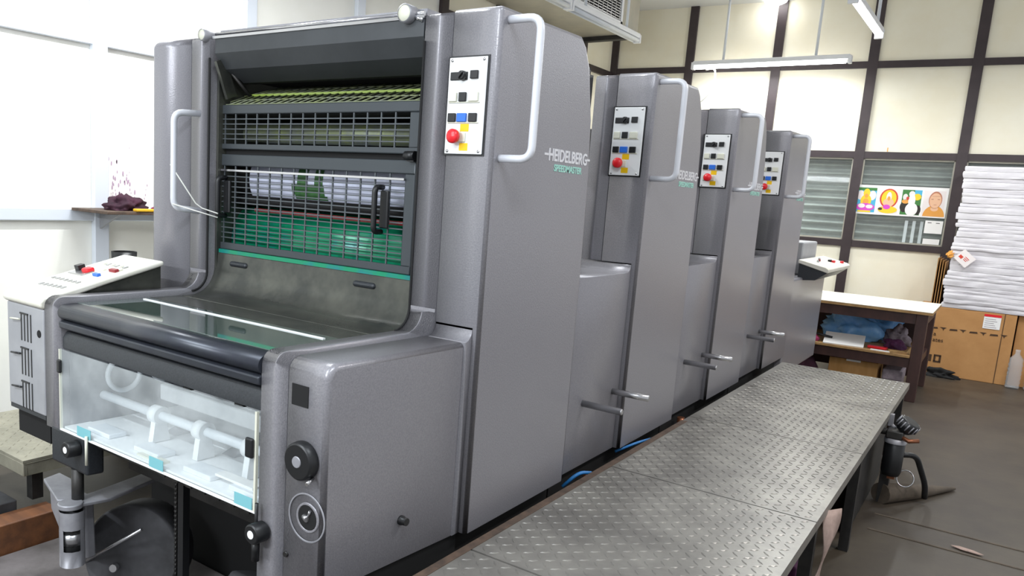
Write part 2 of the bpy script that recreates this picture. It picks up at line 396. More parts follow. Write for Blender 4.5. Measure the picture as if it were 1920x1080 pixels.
# ceiling tube lights
def tube_light(c, L, axis, label, rods, twin=False, name='tube_light', lit=True):
    t = thing(name, (c[0], c[1], c[2]), label, 'light', 'hanging tube lights')
    def bx(l0, l1, w0, w1, z0, z1):
        return (c[0]+w0, c[0]+w1, c[1]+l0, c[1]+l1, c[2]+z0, c[2]+z1) if axis == 'Y' else (c[0]+l0, c[0]+l1, c[1]+w0, c[1]+w1, c[2]+z0, c[2]+z1)
    MB().box(*bx(-L/2, L/2, -0.03, 0.03, 0.01, 0.05)).build('batten', 'batten', t, bevel=0.006, seg=2)
    offs = (-0.022, 0.022) if twin else (0,)
    for o_ in offs:
        d = Vector((0, L/2-0.03, 0)) if axis == 'Y' else Vector((L/2-0.03, 0, 0))
        s_ = Vector((o_, 0, 0)) if axis == 'Y' else Vector((0, o_, 0)); cc = Vector(c)+s_+Vector((0, 0, -0.012))
        MB().tube([cc-d, cc+d], 0.015, 12).build('tube', 'tube' if lit else 'rodw', t)
    for sg in (-1, 1):
        MB().box(*bx(sg*L/2-0.015, sg*L/2+0.015, -0.032, 0.032, -0.03, 0.04)).build('lamp_holder', 'batten', t, bevel=0.004, seg=2)
    for r_ in rods:
        p = Vector(c)+(Vector((0, r_, 0)) if axis == 'Y' else Vector((r_, 0, 0)))
        MB().tube([p+Vector((0, 0, 0.05)), (p.x, p.y, 3.37)], 0.012, 8).build('hanging_rod', 'rodw', t)
    return t
tube_light((-1.87, 4.52, 2.75), 1.3, 'Y', 'twin white tube light hanging beside the air duct behind the tallest tower', (0.4, -0.4), twin=True, lit=False)
tube_light((-0.035, 4.96, 2.75), 1.22, 'Y', 'glowing tube light pointing towards the far wall above the window', (0.45, -0.45))
tube_light((-1.08, 6.45, 2.72), 1.42, 'X', 'bright tube light hanging across the far wall on two white rods', (-0.42, 0.42))
tube_light((-1.87, 3.18, 2.75), 1.3, 'Y', 'nearer twin white tube light by the air duct, cut by the top edge', (0.4, -0.4), twin=True, lit=False)
t = thing('ceiling_lamp', (-1.12, 6.62, 3.37), 'small round glowing lamp on the ceiling near the far wall', 'light')
MB().lathe((-1.12, 6.62, 3.37), (0, 0, -1), [(0, 0), (0, 0.13), (0.02, 0.13), (0.02, 0.11)]).build('lamp_rim', 'batten', t)
MB().lathe((-1.12, 6.62, 3.35), (0, 0, -1), [(0, 0.11), (0.03, 0.1), (0.05, 0.06), (0.056, 0)]).build('lamp_shade', 'tube', t)
# cable hanging behind the second and third tower
tag(MB().tube(fillet_path([(-1.66, 6.45, 2.685), (-1.57, 6.45, 2.70), (-1.55, 6.45, 2.52), (-1.66, 6.45, 2.38), (-1.85, 6.45, 2.28)], 0.2), 0.008, 8).build('cable', 'cable'),
    'thin pale cable looping down from the tube light at the far wall', 'cable')

# ------------------------------------------------------------------ press: printing units
TOP = 1.769
ymid = 0.0
def tower_prof(z0=0.44):
    return [(0, z0), (0, TOP), (0.425, TOP+0.008), (0.455, 1.755), (0.49, 1.70), (0.53, 1.56), (0.545, 1.4), (0.553, 1.1), (0.556, z0)]
def xy_edge(x):
    return lambda a, c: abs(a.x-x) < 1e-4 and abs(c.x-x) < 1e-4 and not (abs(a.z-c.z) < 1e-4 and a.z < 0.5)
def topfront(a, c): return (a.y < 1e-4 and c.y < 1e-4 and a.z > TOP-0.01 and c.z > TOP-0.01)
def both(*fs): return lambda a, c: any(f(a, c) for f in fs)

def control_panel(root):
    x0, x1, z0, z1 = -0.1405, -0.029, 1.421, 1.653; W = x1-x0; H = z1-z0
    MB().box(x0-0.004, x1+0.004, -0.0022, 0.0, z0-0.004, z1+0.004).build('panel_gasket', 'blackp', root)
    p = MB().box(x0, x1, -0.007, -0.002, z0, z1).build('control_panel', 'panelw', root, bevel=0.002, seg=2)
    p['label'] = 'white control panel with buttons'
    def at(u, v): return x0+u*W, z1-v*H
    def btn(name, u0, u1, v0, v1, m, d=0.006, label=None):
        a = at(u0, v0); b = at(u1, v1)
        o = MB().box(a[0], b[0], -0.007-d, -0.0068, b[1], a[1]).build(name, m, p, bevel=0.0015, seg=2)
        if label: o['label'] = label
    btn('switch_plate', .06, .52, .15, .235, 'blackp', 0.003)
    btn('push_button', .60, .80, .14, .225, 'blackp')
    btn('push_button', .06, .27, .36, .455, 'cream', label='cream push button'); btn('push_button', .33, .52, .36, .455, 'blackp'); btn('push_button', .58, .84, .36, .455, 'cream', label='cream push button')
    btn('push_button', .07, .27, .575, .665, 'blackp'); btn('push_button', .31, .56, .575, .665, 'blue', label='blue push button'); btn('push_button', .62, .83, .575, .665, 'blackp')
    btn('button_bezel', .05, .88, .665, .68, 'cream', 0.003); btn('button_bezel', .05, .88, .455, .47, 'cream', 0.003)
    btn('sticker', .40, .63, .685, .765, 'yellow', 0.0006, 'yellow sticker'); btn('sticker', .40, .63, .885, .965, 'yellow', 0.0006, 'yellow sticker')
    btn('button_bezel', .10, .56, .775, .875, 'cream', 0.004)
    c = at(.335, .82)
    MB().lathe((c[0], -0.008, c[1]), (0, -1, 0), [(0, 0.010), (0.012, 0.010), (0.014, 0.0175), (0.022, 0.0175), (0.026, 0.013), (0.027, 0)]).build('emergency_stop', 'red', p)['label'] = 'red mushroom stop button'
    c = at(.40, .19)
    k = MB().lathe((c[0], -0.008, c[1]), (0, -1, 0), [(0, 0.012), (0.010, 0.0115), (0.014, 0.009), (0.014, 0)], n=18)
    k.box(c[0]-0.003, c[0]+0.003, -0.028, -0.02, c[1]-0.010, c[1]+0.010, rot=Matrix.Rotation(0.7, 3, 'Y'))
    k.build('selector_knob', 'blackp', p)
    s = MB()
    for u, v in ((.08, .03), (.92, .03), (.08, .97), (.92, .97)):
        c = at(u, v); MB().lathe((c[0], -0.007, c[1]), (0, -1, 0), [(0, 0.004), (0.0015, 0.0035), (0.0018, 0)], n=10).build('screw', 'steel', p)

def right_side(root, swan=True):
    # outer tower cover
    MB().prism(tower_prof(), -0.1385, 0.0).build('side_cover', 'paint', root, bevel=0.012, seg=4,
        edge=both(xy_edge(0.0), topfront))
    # inner strip beside the opening
    if not swan:
        MB().prism([(0.0, 1.0), (0.0, TOP-0.004), (0.42, TOP), (0.5, 1.68), (0.5, 1.0)], -0.225, -0.1415).build('front_strip', 'paint', root, bevel=0.012, seg=3, edge=topfront)
    control_panel(root)
    # logo
    text('HEIDELBERG', 0.0455, (0.0004, 0.281, 1.4285), FX, 'text_w', root, name='lettering', sx=0.93, bold=0.0012)
    MB().box(0.0, 0.0014, 0.258, 0.281, 1.4405, 1.4465).box(0.0, 0.0014, 0.518, 0.536, 1.4405, 1.4465).build('logo_bar', 'text_w', root)
    text('SPEEDMASTER', 0.0255, (0.0004, 0.318, 1.401), FX, 'text_g', root, name='lettering', sx=1.05, bold=0.0008)
    # grab handle
    pts = [(-0.004, 0.032, 1.741), (0.088, 0.032, 1.741), (0.088, 0.034, 1.415), (-0.004, 0.032, 1.415)]
    MB().tube(fillet_path(pts, 0.032), 0.0098, 12).build('grab_handle', 'handle', root)

def link_cover(root, y0, ztop):
    prof = [(y0, 0.44), (y0, ztop)] + arc(-0.032, ztop+0.031, 0.031, -90, 0, 6) + [(0.0, ztop+0.036), (0.0, 0.44)]
    prof = [(y0, 0.44), (y0, ztop), (-0.032, ztop)] + arc(-0.032, ztop+0.031, 0.031, -80, 0, 5)[:-1] + [(-0.001, ztop+0.031), (-0.001, 0.44)]
    MB().prism(prof, -0.22, -0.024).build('link_cover', 'paint', root, bevel=0.011, seg=4,
        edge=lambda a, c: abs(a.x+0.024) < 1e-4 and abs(c.x+0.024) < 1e-4 and a.z > 0.5 and c.z > 0.5 and not (abs(a.y-c.y) < 1e-3))
def foot_pegs(root):
    # two pegs between this unit and the next one
    for y, xt, x0 in ((-0.298, 0.117, -0.03), (-0.056, 0.113, -0.03)):
        MB().tube([(x0, y, 0.662), (xt-0.004, y, 0.662)], 0.0112, 14).lathe((xt-0.004, y, 0.662), (1, 0, 0), [(0, 0.0112), (0.004, 0.008), (0.004, 0)], 14).build('foot_peg', 'steel', root)

def left_side(root, y1=0.556):
    MB().prism(tower_prof(), -1.403, -1.1795).build('side_cover', 'paint', root, bevel=0.026, seg=5,
        edge=both(xy_edge(-1.403), topfront))
def core(root, y0, y1, ztop=1.62):
    MB().box(-1.38, -0.15, y0, y1, 0.05, 1.0).box(-1.17, -0.23, max(y0, 0.42), y1, 1.0, ztop).build('machine_body', 'darkmetal', root)
def base_under(root, y0, y1):
    MB().box(-1.36, -0.05, y0, y1, 0.0, 0.44).build('base_frame', 'black', root)

U = thing('printing_unit', (-0.7, 0.0, 0.0), 'nearest and tallest-looking grey printing tower, its front opening closed by mesh guards', 'printing press unit', 'four identical towers of the press')
SKEW[0] = 0.0
# a plain unit (second to fourth), first one is built at the second place
V = thing('printing_unit', (-0.7, 0.0, 0.0), 'second grey printing tower, right behind the nearest one', 'printing press unit', 'four identical towers of the press')
right_side(V, swan=False); link_cover(V, -0.443, 1.085); left_side(V)
MB().prism([(0.0, 0.9), (0.0, TOP-0.004), (0.42, TOP), (0.5, 1.68), (0.5, 0.9)], -1.176, -1.085).build('front_strip', 'paint', V, bevel=0.012, seg=3, edge=topfront)
core(V, -0.43, 0.555); base_under(V, -0.44, 0.55); foot_pegs(V)
MB().box(-0.30, -0.222, -0.06, -0.03, 1.45, 1.76).tube([(-0.235, -0.045, 1.755), (-0.235, -0.045, 1.785)], 0.008).build('side_bracket', 'blackp', V)
V.location.y += 1.0
labs = ['third grey printing tower, between the second one and the farthest', 'farthest and smallest-looking grey printing tower, in front of the striped window']
for i in (2, 3):
    c = copy_tree(V); c.location.y = float(i); c['label'] = labs[i-2]
# ---- first unit
right_side(U); left_side(U)
SKEW[0] = 0.07
def swan(xa, xb, name, zb, root):
    zt = 0.957
    prof = [(-0.0005, zt+0.065)] + arc(-0.06, zt+0.06, 0.06, 0, -90, 6) + [(-0.4, zt-0.002)] + arc(-0.45, zt-0.034, 0.032, 90, 180, 5) + [(-0.482, zb), (-0.3, zb), (-0.3, 0.9), (-0.0005, 0.9)]
    return MB().prism(prof, xa, xb).build(name, 'paint', root, bevel=0.006, seg=2, edge=lambda a, c: abs(a.x-c.x) < 1e-4 and a.z > 0.5 and c.z > 0.5 and a.z+c.z > 1.5 and not (abs(a.z-0.9) < 1e-3 or abs(c.z-0.9) < 1e-3))
SKEW[0] = 0.0
# fillet foot of the right tower, towards the delivery box
prof = [(-0.031, 0.44), (-0.031, 0.955)] + arc(-0.031, 0.985, 0.03, -90, 0, 6)[1:] + [(-0.001, 0.99), (-0.001, 0.44)]
MB().prism(prof, -0.137, -0.022).build('link_cover', 'paint', U, bevel=0.010, seg=4, edge=lambda a, c: abs(a.x+0.022) < 1e-4 and abs(c.x+0.022) < 1e-4 and a.z > 0.5 and c.z > 0.5)
MB().box(-1.36, -0.05, 0.0, 0.55, 0.0, 0.44).build('base_frame', 'black', U)
MB().box(-1.17, -0.15, 0.40, 0.55, 0.3, 1.7).box(-1.37, -1.18, 0.03, 0.53, 0.3, 1.2).box(-0.2, -0.14, 0.05, 0.5, 0.3, 1.2).build('machine_body', 'darkmetal', U)
MB().box(-1.085, -1.075, 0.03, 0.41, 1.0, 1.70).build('inner_plate', 'sheet', U)
MB().box(-0.232, -0.224, 0.03, 0.41, 1.0, 1.70).build('inner_plate', 'paint_dark', U)
for xa, xb in ((-1.177, -1.0865), (-0.2275, -0.1415)):
    MB().prism([(0.0, 0.955), (0.0, TOP-0.004), (0.42, TOP), (0.5, 1.68), (0.5, 0.955)], xa, xb).build('front_strip', 'paint', U, bevel=0.010, seg=3, edge=topfront)
for xx in (-0.2275, -1.0865):
    MB().tube([(xx, 0.0, 1.70), (xx, 0.0, 1.023)] + arc3(xx, -0.06, 1.017, 0.06, 0, -88), 0.0038, 6).build('edge_gap', 'black', U)
MB().box(-1.15, -0.228, 0.062, 0.09, 1.395, 1.432).build('cross_beam', 'black', U)
# left grab handle
pts = [(-1.135, 0.004, 1.528), (-1.155, -0.082, 1.524), (-1.155, -0.082, 1.222), (-1.135, 0.004, 1.214)]
MB().tube(fillet_path(pts, 0.03), 0.0105, 12).build('grab_handle', 'handle', U)
# hood
hp = [(0.0, 1.757), (0.0, 1.712), (0.035, 1.668), (0.10, 1.635), (0.16, 1.64), (0.2, 1.757)]
MB().prism(hp, -1.06, -0.232).build('hood', 'hood', U)
MB().prism([(0.13, 1.642), (0.38, 1.64), (0.38, 1.68), (0.15, 1.68)], -1.04, -0.235).build('hood_underside', 'black', U)
MB().box(-1.07, -0.23, -0.004, 0.012, 1.756, 1.764).tube([(-1.07, 0.01, 1.772), (-0.24, 0.01, 1.772)], 0.005).build('top_rail', 'chrome', U)
MB().box(-1.06, -0.24, 0.02, 0.16, 1.757, 1.784).build('top_plate', 'castmetal', U)
for x, r_, lab in ((-1.102, 0.019, 'yellowish round reflector'), (-0.283, 0.0235, 'pale round reflector')):
    l = MB().lathe((x, 0.03, 1.768), (0, -1, 0), [(0, r_*0.8), (0.02, r_), (0.05, r_), (0.052, r_*0.86)]).build('end_knob', 'castmetal', U)
    f_ = MB().lathe((x, -0.019, 1.768), (0, -1, 0), [(0, r_*0.88), (0.002, r_*0.84), (0.003, 0)]).build('reflector', 'cream', l); f_['label'] = lab
MB().tube([(-0.27, 0.0, 1.765), (-0.235, 0.0, 1.75)], 0.006).build('link_rod', 'chrome', U)
for x in (-0.93, -0.70, -0.55): MB().tube([(x, 0.03, 1.766), (x+0.006, 0.03, 1.778)], 0.005).build('bolt', 'darkmetal', U)
# side link arms under the hood
MB().box(-1.062, -1.05, 0.02, 0.06, 1.58, 1.70, rot=Matrix.Rotation(0.4, 3, 'X')).build('link_arm', 'sheet', U)
MB().tube([(-1.05, 0.06, 1.66), (-1.03, 0.14, 1.58)], 0.006).build('link_rod', 'darkmetal', U)
# sloping ink-stained meshes
def slope_mesh(x0, x1, p0, p1, nx, name):
    g = MB(); (y0, z0), (y1, z1) = p0, p1; dz = (z1-z0)/(y1-y0)
    for t in (0, 0.5, 1):
        y = y0+(y1-y0)*t; z = z0+(z1-z0)*t; g.box(x0, x1, y-0.0015, y+0.0015, z-0.0015, z+0.0015)
    for i in range(nx+1):
        x = x0+(x1-x0)*i/nx; g.tube([(x-0.015, y0, z0), (x+0.015, y1, z1)], 0.0026, 4)
    return g.build(name, 'meshy', U)
slope_mesh(-1.07, -0.245, (0.055, 1.562), (0.13, 1.598), 26, 'guard_mesh')
MB().box(-1.05, -0.235, 0.128, 0.136, 1.596, 1.603).build('ink_edge', 'inky', U)
slope_mesh(-1.03, -0.235, (0.136, 1.602), (0.27, 1.648), 22, 'guard_mesh')
MB().box(-1.07, -0.235, 0.06, 0.3, 1.53, 1.536).build('ink_tray', 'black', U)
# mesh guards
def guard(x0, x1, z0, z1, mx0, mx1, mz0, mz1, nx, nz, y=0.045, tilt=0):
    g = MB(); t = 0.012
    g.box(x0, x1, y, y+t, mz1, z1).box(x0, x1, y, y+t, z0, mz0).box(x0, mx0, y, y+t, mz0, mz1).box(mx1, x1, y, y+t, mz0, mz1)
    gr = g.build('mesh_guard', 'mesh', U, bevel=0.003, seg=2, fix=True)
    m_ = MB()
    for i in range(1, nx):
        x = mx0+(mx1-mx0)*i/nx; m_.box(x-0.0022, x+0.0022, y+0.002, y+0.006, mz0, mz1)
    for i in range(1, nz):
        z = mz0+(mz1-mz0)*i/nz; m_.box(mx0, mx1, y+0.0015, y+0.0065, z-0.0016, z+0.0016)
    m_.build('wire_mesh', 'wire', gr)
    return gr
gu = guard(-1.142, -0.262, 1.420, 1.560, -1.115, -0.298, 1.437, 1.531, 16, 6)
gl = guard(-1.142, -0.270, 1.094, 1.404, -1.118, -0.304, 1.117, 1.367, 15, 15)
SHX = 0
for x in (-1.052, -0.38):
    hp_ = fillet_path([(x, 0.046, 1.205), (x, 0.012, 1.205), (x, 0.012, 1.328), (x, 0.046, 1.328)], 0.016)
    MB().tube(hp_, 0.008, 10).build('pull_handle', 'blackp', gl)
    MB().box(x-0.002, x+0.028, 0.036, 0.045, 1.215, 1.32).build('pull_plate', 'blackp', gl, bevel=0.004, seg=2)
for x in (-1.115, -0.278):
    MB().tube([(x-0.016, 0.03, 1.415), (x+0.016, 0.03, 1.415)], 0.012, 12).box(x-0.012, x+0.012, 0.03, 0.05, 1.40, 1.428).build('latch', 'blackp', U)
MB().box(-1.12, -0.30, 0.036, 0.042, 1.3495, 1.3555).build('guard_rod', 'chrome', U)
# cylinders behind the guards
MB().lathe((-1.16, 0.22, 1.125), (1, 0, 0), [(0, 0), (0, 0.13), (0.94, 0.13), (0.94, 0)], 40).build('inked_cylinder', 'green', U)
def cylband(x0, x1, a0, a1, r_, m_, name, parent):
    b = MB(); n = 14; vs = []
    for i in range(n+1):
        a = math.radians(a0+(a1-a0)*i/n)
        for x in (x0, x1): vs.append((x, 0.2-r_*math.cos(a), 1.328+r_*math.sin(a)))
    b.add(vs, [(2*i, 2*i+1, 2*i+3, 2*i+2) for i in range(n)], 0, True); return b.build(name, m_, parent, fix=False)
pc = MB().lathe((-1.16, 0.2, 1.328), (1, 0, 0), [(0, 0), (0, 0.1), (0.94, 0.1), (0.94, 0)], 40).build('plate_cylinder', 'darkmetal', U)
cylband(-1.0, -0.235, -38, 80, 0.102, 'whitecyl', 'white_blanket', pc)['label'] = 'white blanket wrapped round the cylinder'
for x0, x1, a0, a1 in ((-0.80, -0.66, -22, -4), (-0.775, -0.73, -4, 40), (-0.70, -0.665, -4, 34), (-0.79, -0.65, -30, -22)):
    cylband(x0, x1, a0, a1, 0.103, 'leafgreen', 'green_print', pc)
MB().box(-1.10, -0.235, 0.10, 0.13, 1.245, 1.275).build('roller_bar', 'black', U)
MB().box(-0.95, -0.235, 0.08, 0.10, 1.225, 1.236).build('rubber_strip', 'redband', U)
MB().lathe((-1.12, 0.16, 1.478), (1, 0, 0), [(0, 0), (0, 0.03), (0.88, 0.03), (0.88, 0)], 24).build('ink_roller', 'meshy', U)
MB().box(-1.14, -0.235, 0.35, 0.39, 1.2, 1.62).build('dark_backing', 'black', U)

# ------------------------------------------------------------------ delivery end
SKEW[0] = 0.07
D = thing('delivery_unit', (-0.72, -0.25, 0.0), 'low grey delivery end of the press with a clear front pane and a glass-topped deck', 'printing press delivery')
def sx(x, y): return x + (0.07*y if y < 0 else 0)
swan(-1.177, -1.0865, 'side_frame', 0.56, D); swan(-0.2275, -0.1425, 'side_frame', 0.05, D)
# right box cover
z1 = 0.955
bxp = [(-0.033, 0.44), (-0.033, z1), (-0.45, z1)] + [(-0.482, z1-0.032), (-0.482, 0.44)]
bxp = [(-0.033, 0.44), (-0.033, z1), (-0.448, z1)] + arc(-0.45, z1-0.032, 0.032, 90, 180, 5) + [(-0.482, 0.44)]
MB().prism(bxp, -0.1395, -0.0225).build('side_box_cover', 'paint', D, bevel=0.013, seg=5, edge=lambda a, c: abs(a.x-c.x) < 0.05 and ((a.x > -0.06 and c.x > -0.06)) and a.z > 0.45 and c.z > 0.45 and not (abs(a.y+0.033) < 1e-3 and abs(c.y+0.033) < 1e-3) or (a.x > -0.06 and c.x > -0.06 and abs(a.y-c.y) < 1e-3 and a.y < -0.4 and abs(a.z-c.z) > 0.1))
MB().box(-0.1385, -0.03, -0.475, 0.0, 0.02, 0.438).build('base_frame', 'black', D)
MB().box(-0.128, -0.1+0.022, -0.4835, -0.478, 0.852, 0.899).build('dark_window', 'black', D)
# knob, hole, small knob
kb = MB().lathe((-0.083, -0.483, 0.736), (0, -1, 0), [(0, 0.043), (0.004, 0.044), (0.018, 0.042), (0.022, 0.037), (0.022, 0)], 32).build('rotary_knob', 'blackp', D)
MB().lathe((-0.083, -0.5052, 0.736), (0, -1, 0), [(0, 0.013), (0.002, 0.012), (0.002, 0)], 20).build('knob_cap', 'castmetal', kb)
MB().tube([(-0.048, -0.49, 0.706), (-0.04, -0.515, 0.70)], 0.004).build('knob_pin', 'chrome', kb)
MB().lathe((-0.07, -0.483, 0.607), (0, -1, 0), [(0, 0.056), (0.0015, 0.0555), (0.0015, 0.0525), (0, 0.052)], 40).build('recess_ring', 'castmetal', D)
MB().lathe((-0.066, -0.483, 0.609), (0, -1, 0), [(0, 0.034), (0.003, 0.033), (0.003, 0.029), (0, 0.028)], 32).build('recess_ring', 'paint', D)
ho = MB().lathe((-0.066, -0.4835, 0.609), (0, -1, 0), [(0, 0.028), (0.0022, 0.0275), (0.0022, 0)], 28).build('hand_hole', 'black', D)
MB().tube([(-0.075, -0.485, 0.61), (-0.062, -0.489, 0.607)], 0.007).tube([(-0.062, -0.486, 0.612), (-0.056, -0.488, 0.628)], 0.003).build('shaft_end', 'steel', ho)
MB().lathe((-0.131, -0.483, 0.502), (0, -1, 0), [(0, 0.007), (0.004, 0.006), (0.004, 0)], 14).build('bolt', 'darkmetal', D)
MB().lathe((-0.023, -0.232, 0.543), (1, 0, 0), [(0, 0.012), (0.006, 0.012), (0.008, 0.010), (0.02, 0.0095), (0.02, 0)], 20).build('side_knob', 'blackp', D)
# deck: nose, glass, sheet
nose = [(-0.43, 0.90)] + [(-0.475, 0.897)] + arc(-0.468, 0.918, 0.0235, 220, 90, 8) + [(-0.43, 0.9425)]
MB().prism(nose, -1.085, -0.229, smooth=True).build('deck_nose', 'nose', D)
MB().prism([(-0.47, 0.868), (-0.488, 0.874), (-0.49, 0.892), (-0.475, 0.897), (-0.43, 0.897), (-0.43, 0.868)], -1.085, -0.229).build('nose_ledge', 'nose', D, bevel=0.003, seg=2)
MB().box(-1.085, -0.229, -0.455, -0.43, 0.84, 0.87).build('groove', 'black', D)
MB().prism([(-0.462, 0.812), (-0.478, 0.812), (-0.478, 0.845), (-0.466, 0.862), (-0.455, 0.862), (-0.455, 0.812)], -1.085, -0.229).build('front_panel', 'paint_dark', D, bevel=0.002, seg=2)
MB().box(-1.085, -0.229, -0.435, -0.205, 0.925, 0.9435).build('glass_pane', 'glassdeck', D, bevel=0.001, seg=1)['label'] = 'dark green reflecting glass pane'
MB().box(-1.06, -0.29, -0.244, -0.236, 0.9437, 0.946).build('glass_edge', 'whiteedge', D)
MB().box(-1.085, -0.229, -0.204, -0.10, 0.925, 0.944).build('deck_strip', 'sheet', D)
sw = [(-0.098, 0.925), (-0.098, 0.9445)] + arc(-0.06, 1.035, 0.09, -90, -8, 8) + [(0.036, 1.082), (0.05, 1.082), (0.05, 0.925)]
SKEW[0] = 0.0
shl = MB().prism([(a, b) for a, b in sw], -1.088, -0.227, smooth=False).build('rear_sheet', 'sheet', D, bevel=0.002, seg=1)
for pl in shl.data.polygons: pl.use_smooth = True
shl.data.set_sharp_from_angle(angle=math.radians(35))
MB().box(-1.088, -0.229, 0.038, 0.06, 1.082, 1.094).build('sheet_lip', 'green', D)
for x in (-0.965, -0.42):
    q = MB(); 
    y_, z_ = 0.0285, 1.052
    q.box(x-0.042, x+0.042, 0.0235, 0.045, 1.042, 1.060).build('hand_slot', 'paint_dark', D, bevel=0.009, seg=3)
SKEW[0] = 0.07
# clear pane with dusty insides
pn = MB().box(-1.088, -0.232, -0.487, -0.483, 0.572, 0.811).build('clear_pane', 'plexi', D); pn['label'] = 'clear dusty acrylic pane'
for x0, x1 in ((-0.995, -0.925), (-0.645, -0.585), (-0.305, -0.243)):
    MB().box(x0, x1, -0.4885, -0.4872, 0.574, 0.602).build('sticker', 'teal', pn)['label'] = 'teal sticker'
MB().box(-1.088, -0.232, -0.489, -0.482, 0.568, 0.573).build('pane_edge', 'whiteedge', pn)
MB().box(-0.238, -0.232, -0.489, -0.482, 0.573, 0.811).build('pane_edge', 'cream', pn)
MB().box(-1.088, -1.084, -0.489, -0.482, 0.573, 0.811).build('pane_edge', 'cream', pn)
MB().box(-0.262, -0.236, -0.498, -0.488, 0.700, 0.748).build('pane_catch', 'blackp', pn, bevel=0.006, seg=3)
MB().box(-1.088, -1.07, -0.497, -0.488, 0.742, 0.782).build('pane_catch', 'blackp', pn, bevel=0.005, seg=3)
tr = MB().box(-1.082, -0.236, -0.478, -0.40, 0.572, 0.578).box(-1.082, -0.236, -0.40, -0.08, 0.572, 0.576)
tr.build('powder_tray', 'dusty', D)
MB().box(-1.082, -0.236, -0.08, -0.07, 0.572, 0.86).build('back_plate', 'dusty', D)
MB().tube([(-1.08, -0.36, 0.655), (-0.238, -0.36, 0.655)], 0.013, 14).build('guide_rod', 'dusty2', D)
MB().tube([(-1.08, -0.20, 0.70), (-0.238, -0.20, 0.70)], 0.010, 12).build('guide_rod', 'dusty2', D)
MB().box(-1.0, -0.238, -0.225, -0.205, 0.635, 0.685).build('cross_bar', 'dusty', D, bevel=0.004, seg=2)
MB().box(-1.0, -0.238, -0.29, -0.27, 0.60, 0.625).build('cross_bar', 'dusty', D, bevel=0.004, seg=2)
for x in (-0.80, -0.60, -0.40):
    MB().lathe((x-0.018, -0.36, 0.655), (1, 0, 0), [(0, 0.013), (0, 0.026), (0.036, 0.026), (0.036, 0.013)], 20).prism([(-0.385, 0.578), (-0.33, 0.578), (-0.345, 0.65), (-0.375, 0.65)], x-0.01, x+0.01).build('rod_clamp', 'dusty', D)
for x in (-0.95, -0.72, -0.5, -0.32):
    MB().box(x-0.05, x+0.06, -0.455, -0.40, 0.578, 0.592).build('sheet_guide', 'dusty2', D, bevel=0.003, seg=2)
MB().box(-0.73, -0.62, -0.47, -0.445, 0.578, 0.584).build('paper_strip', 'cream', D)['label'] = 'cream paper strip in the tray'
MB().box(-0.44, -0.30, -0.44, -0.41, 0.592, 0.598).build('paper_strip', 'white', D)
n = 28
for r_, y_ in ((0.052, -0.30), (0.036, -0.17)):
    MB().tube([(-1.07, y_+r_*math.cos(2*PI*i/n), 0.715+r_*math.sin(2*PI*i/n)) for i in range(n)], 0.008, 8, closed=True).build('sprocket_ring', 'dusty2', D)
MB().box(-1.086, -1.083, -0.46, -0.08, 0.575, 0.86).build('inner_plate', 'castmetal', D)
for x in (-0.90, -0.66, -0.52, -0.44, -0.33):
    MB().box(x, x+0.035, -0.215, -0.20, 0.688, 0.697).build('gripper', 'darkmetal', D)
for x in (-0.86, -0.60, -0.38): MB().prism([(-0.30, 0.577), (-0.25, 0.577), (-0.26, 0.592)], x, x+0.05).build('suction_foot', 'castmetal', D)
# bottom shadow works under the pane
MB().box(-1.08, -0.236, -0.45, -0.42, 0.535, 0.565).build('bottom_rail', 'darkmetal', D, bevel=0.003, seg=2)
for i in range(7):
    x = -0.62 + i*0.055; MB().box(x, x+0.022, -0.475, -0.445, 0.552, 0.57).build('clip', 'darkmetal', D)
# lower left foot block with roller, shaft
MB().prism([(-0.484, 0.458), (-0.484, 0.568), (-0.43, 0.568), (-0.43, 0.455)], -1.15, -0.955).build('foot_block', 'paint_dark', D, bevel=0.008, seg=3)
def roller(x, z, nm='roller'):
    r0 = MB().lathe((x, -0.487, z), (0, -1, 0), [(0, 0.024), (0.03, 0.024), (0.034, 0.02), (0.034, 0)], 24).build(nm, 'blackp', D)
    MB().lathe((x, -0.5212, z), (0, -1, 0), [(0, 0.010), (0.001, 0.0095), (0.001, 0)], 16).build('roller_cap', 'dusty', r0)
roller(-1.0, 0.534); roller(-0.205, 0.535)
MB().tube([(-0.935, -0.495, 0.585), (-0.935, -0.495, 0.50)], 0.004).build('pull_rod', 'cream', D)
MB().tube([(-0.218, -0.495, 0.60), (-0.218, -0.495, 0.51)], 0.004).tube([(-0.218, -0.495, 0.51), (-0.218, -0.495, 0.46)], 0.009).build('pull_rod', 'blackp', D)
MB().tube([(-1.03, -0.47, 0.46), (-1.03, -0.47, 0.33)], 0.017, 14).build('shaft', 'darkmetal', D)
# bracket yoke hanging from the shaft
Y0, ZB = -0.49, 0.365
sk = MB()
sk.prism([(-1.06, -0.515), (-1.25, -0.46), (-1.27, -0.40), (-1.20, -0.40), (-1.02, -0.455)], ZB-0.012, ZB, axis='Z')
sk.prism([(-1.045, -0.51), (-1.0, -0.505), (-0.98, -0.40), (-1.05, -0.17), (-1.11, -0.19), (-1.06, -0.40)], ZB-0.014, ZB-0.002, axis='Z')
sk.lathe((-1.015, -0.50, ZB+0.002), (0, 0, -1), [(0, 0.0), (0, 0.034), (0.016, 0.034), (0.016, 0)], 24)
sk.build('bracket_arm', 'castmetal', D, bevel=0.003, seg=2)
MB().prism([(-1.05, 0.35), (-1.26, 0.352), (-1.25, 0.26), (-1.17, 0.17), (-1.09, 0.145), (-1.04, 0.16)], -0.44, -0.41, axis='Y').build('bracket_side', 'castmetal', D, bevel=0.006, seg=2)
so = MB(); n = 18
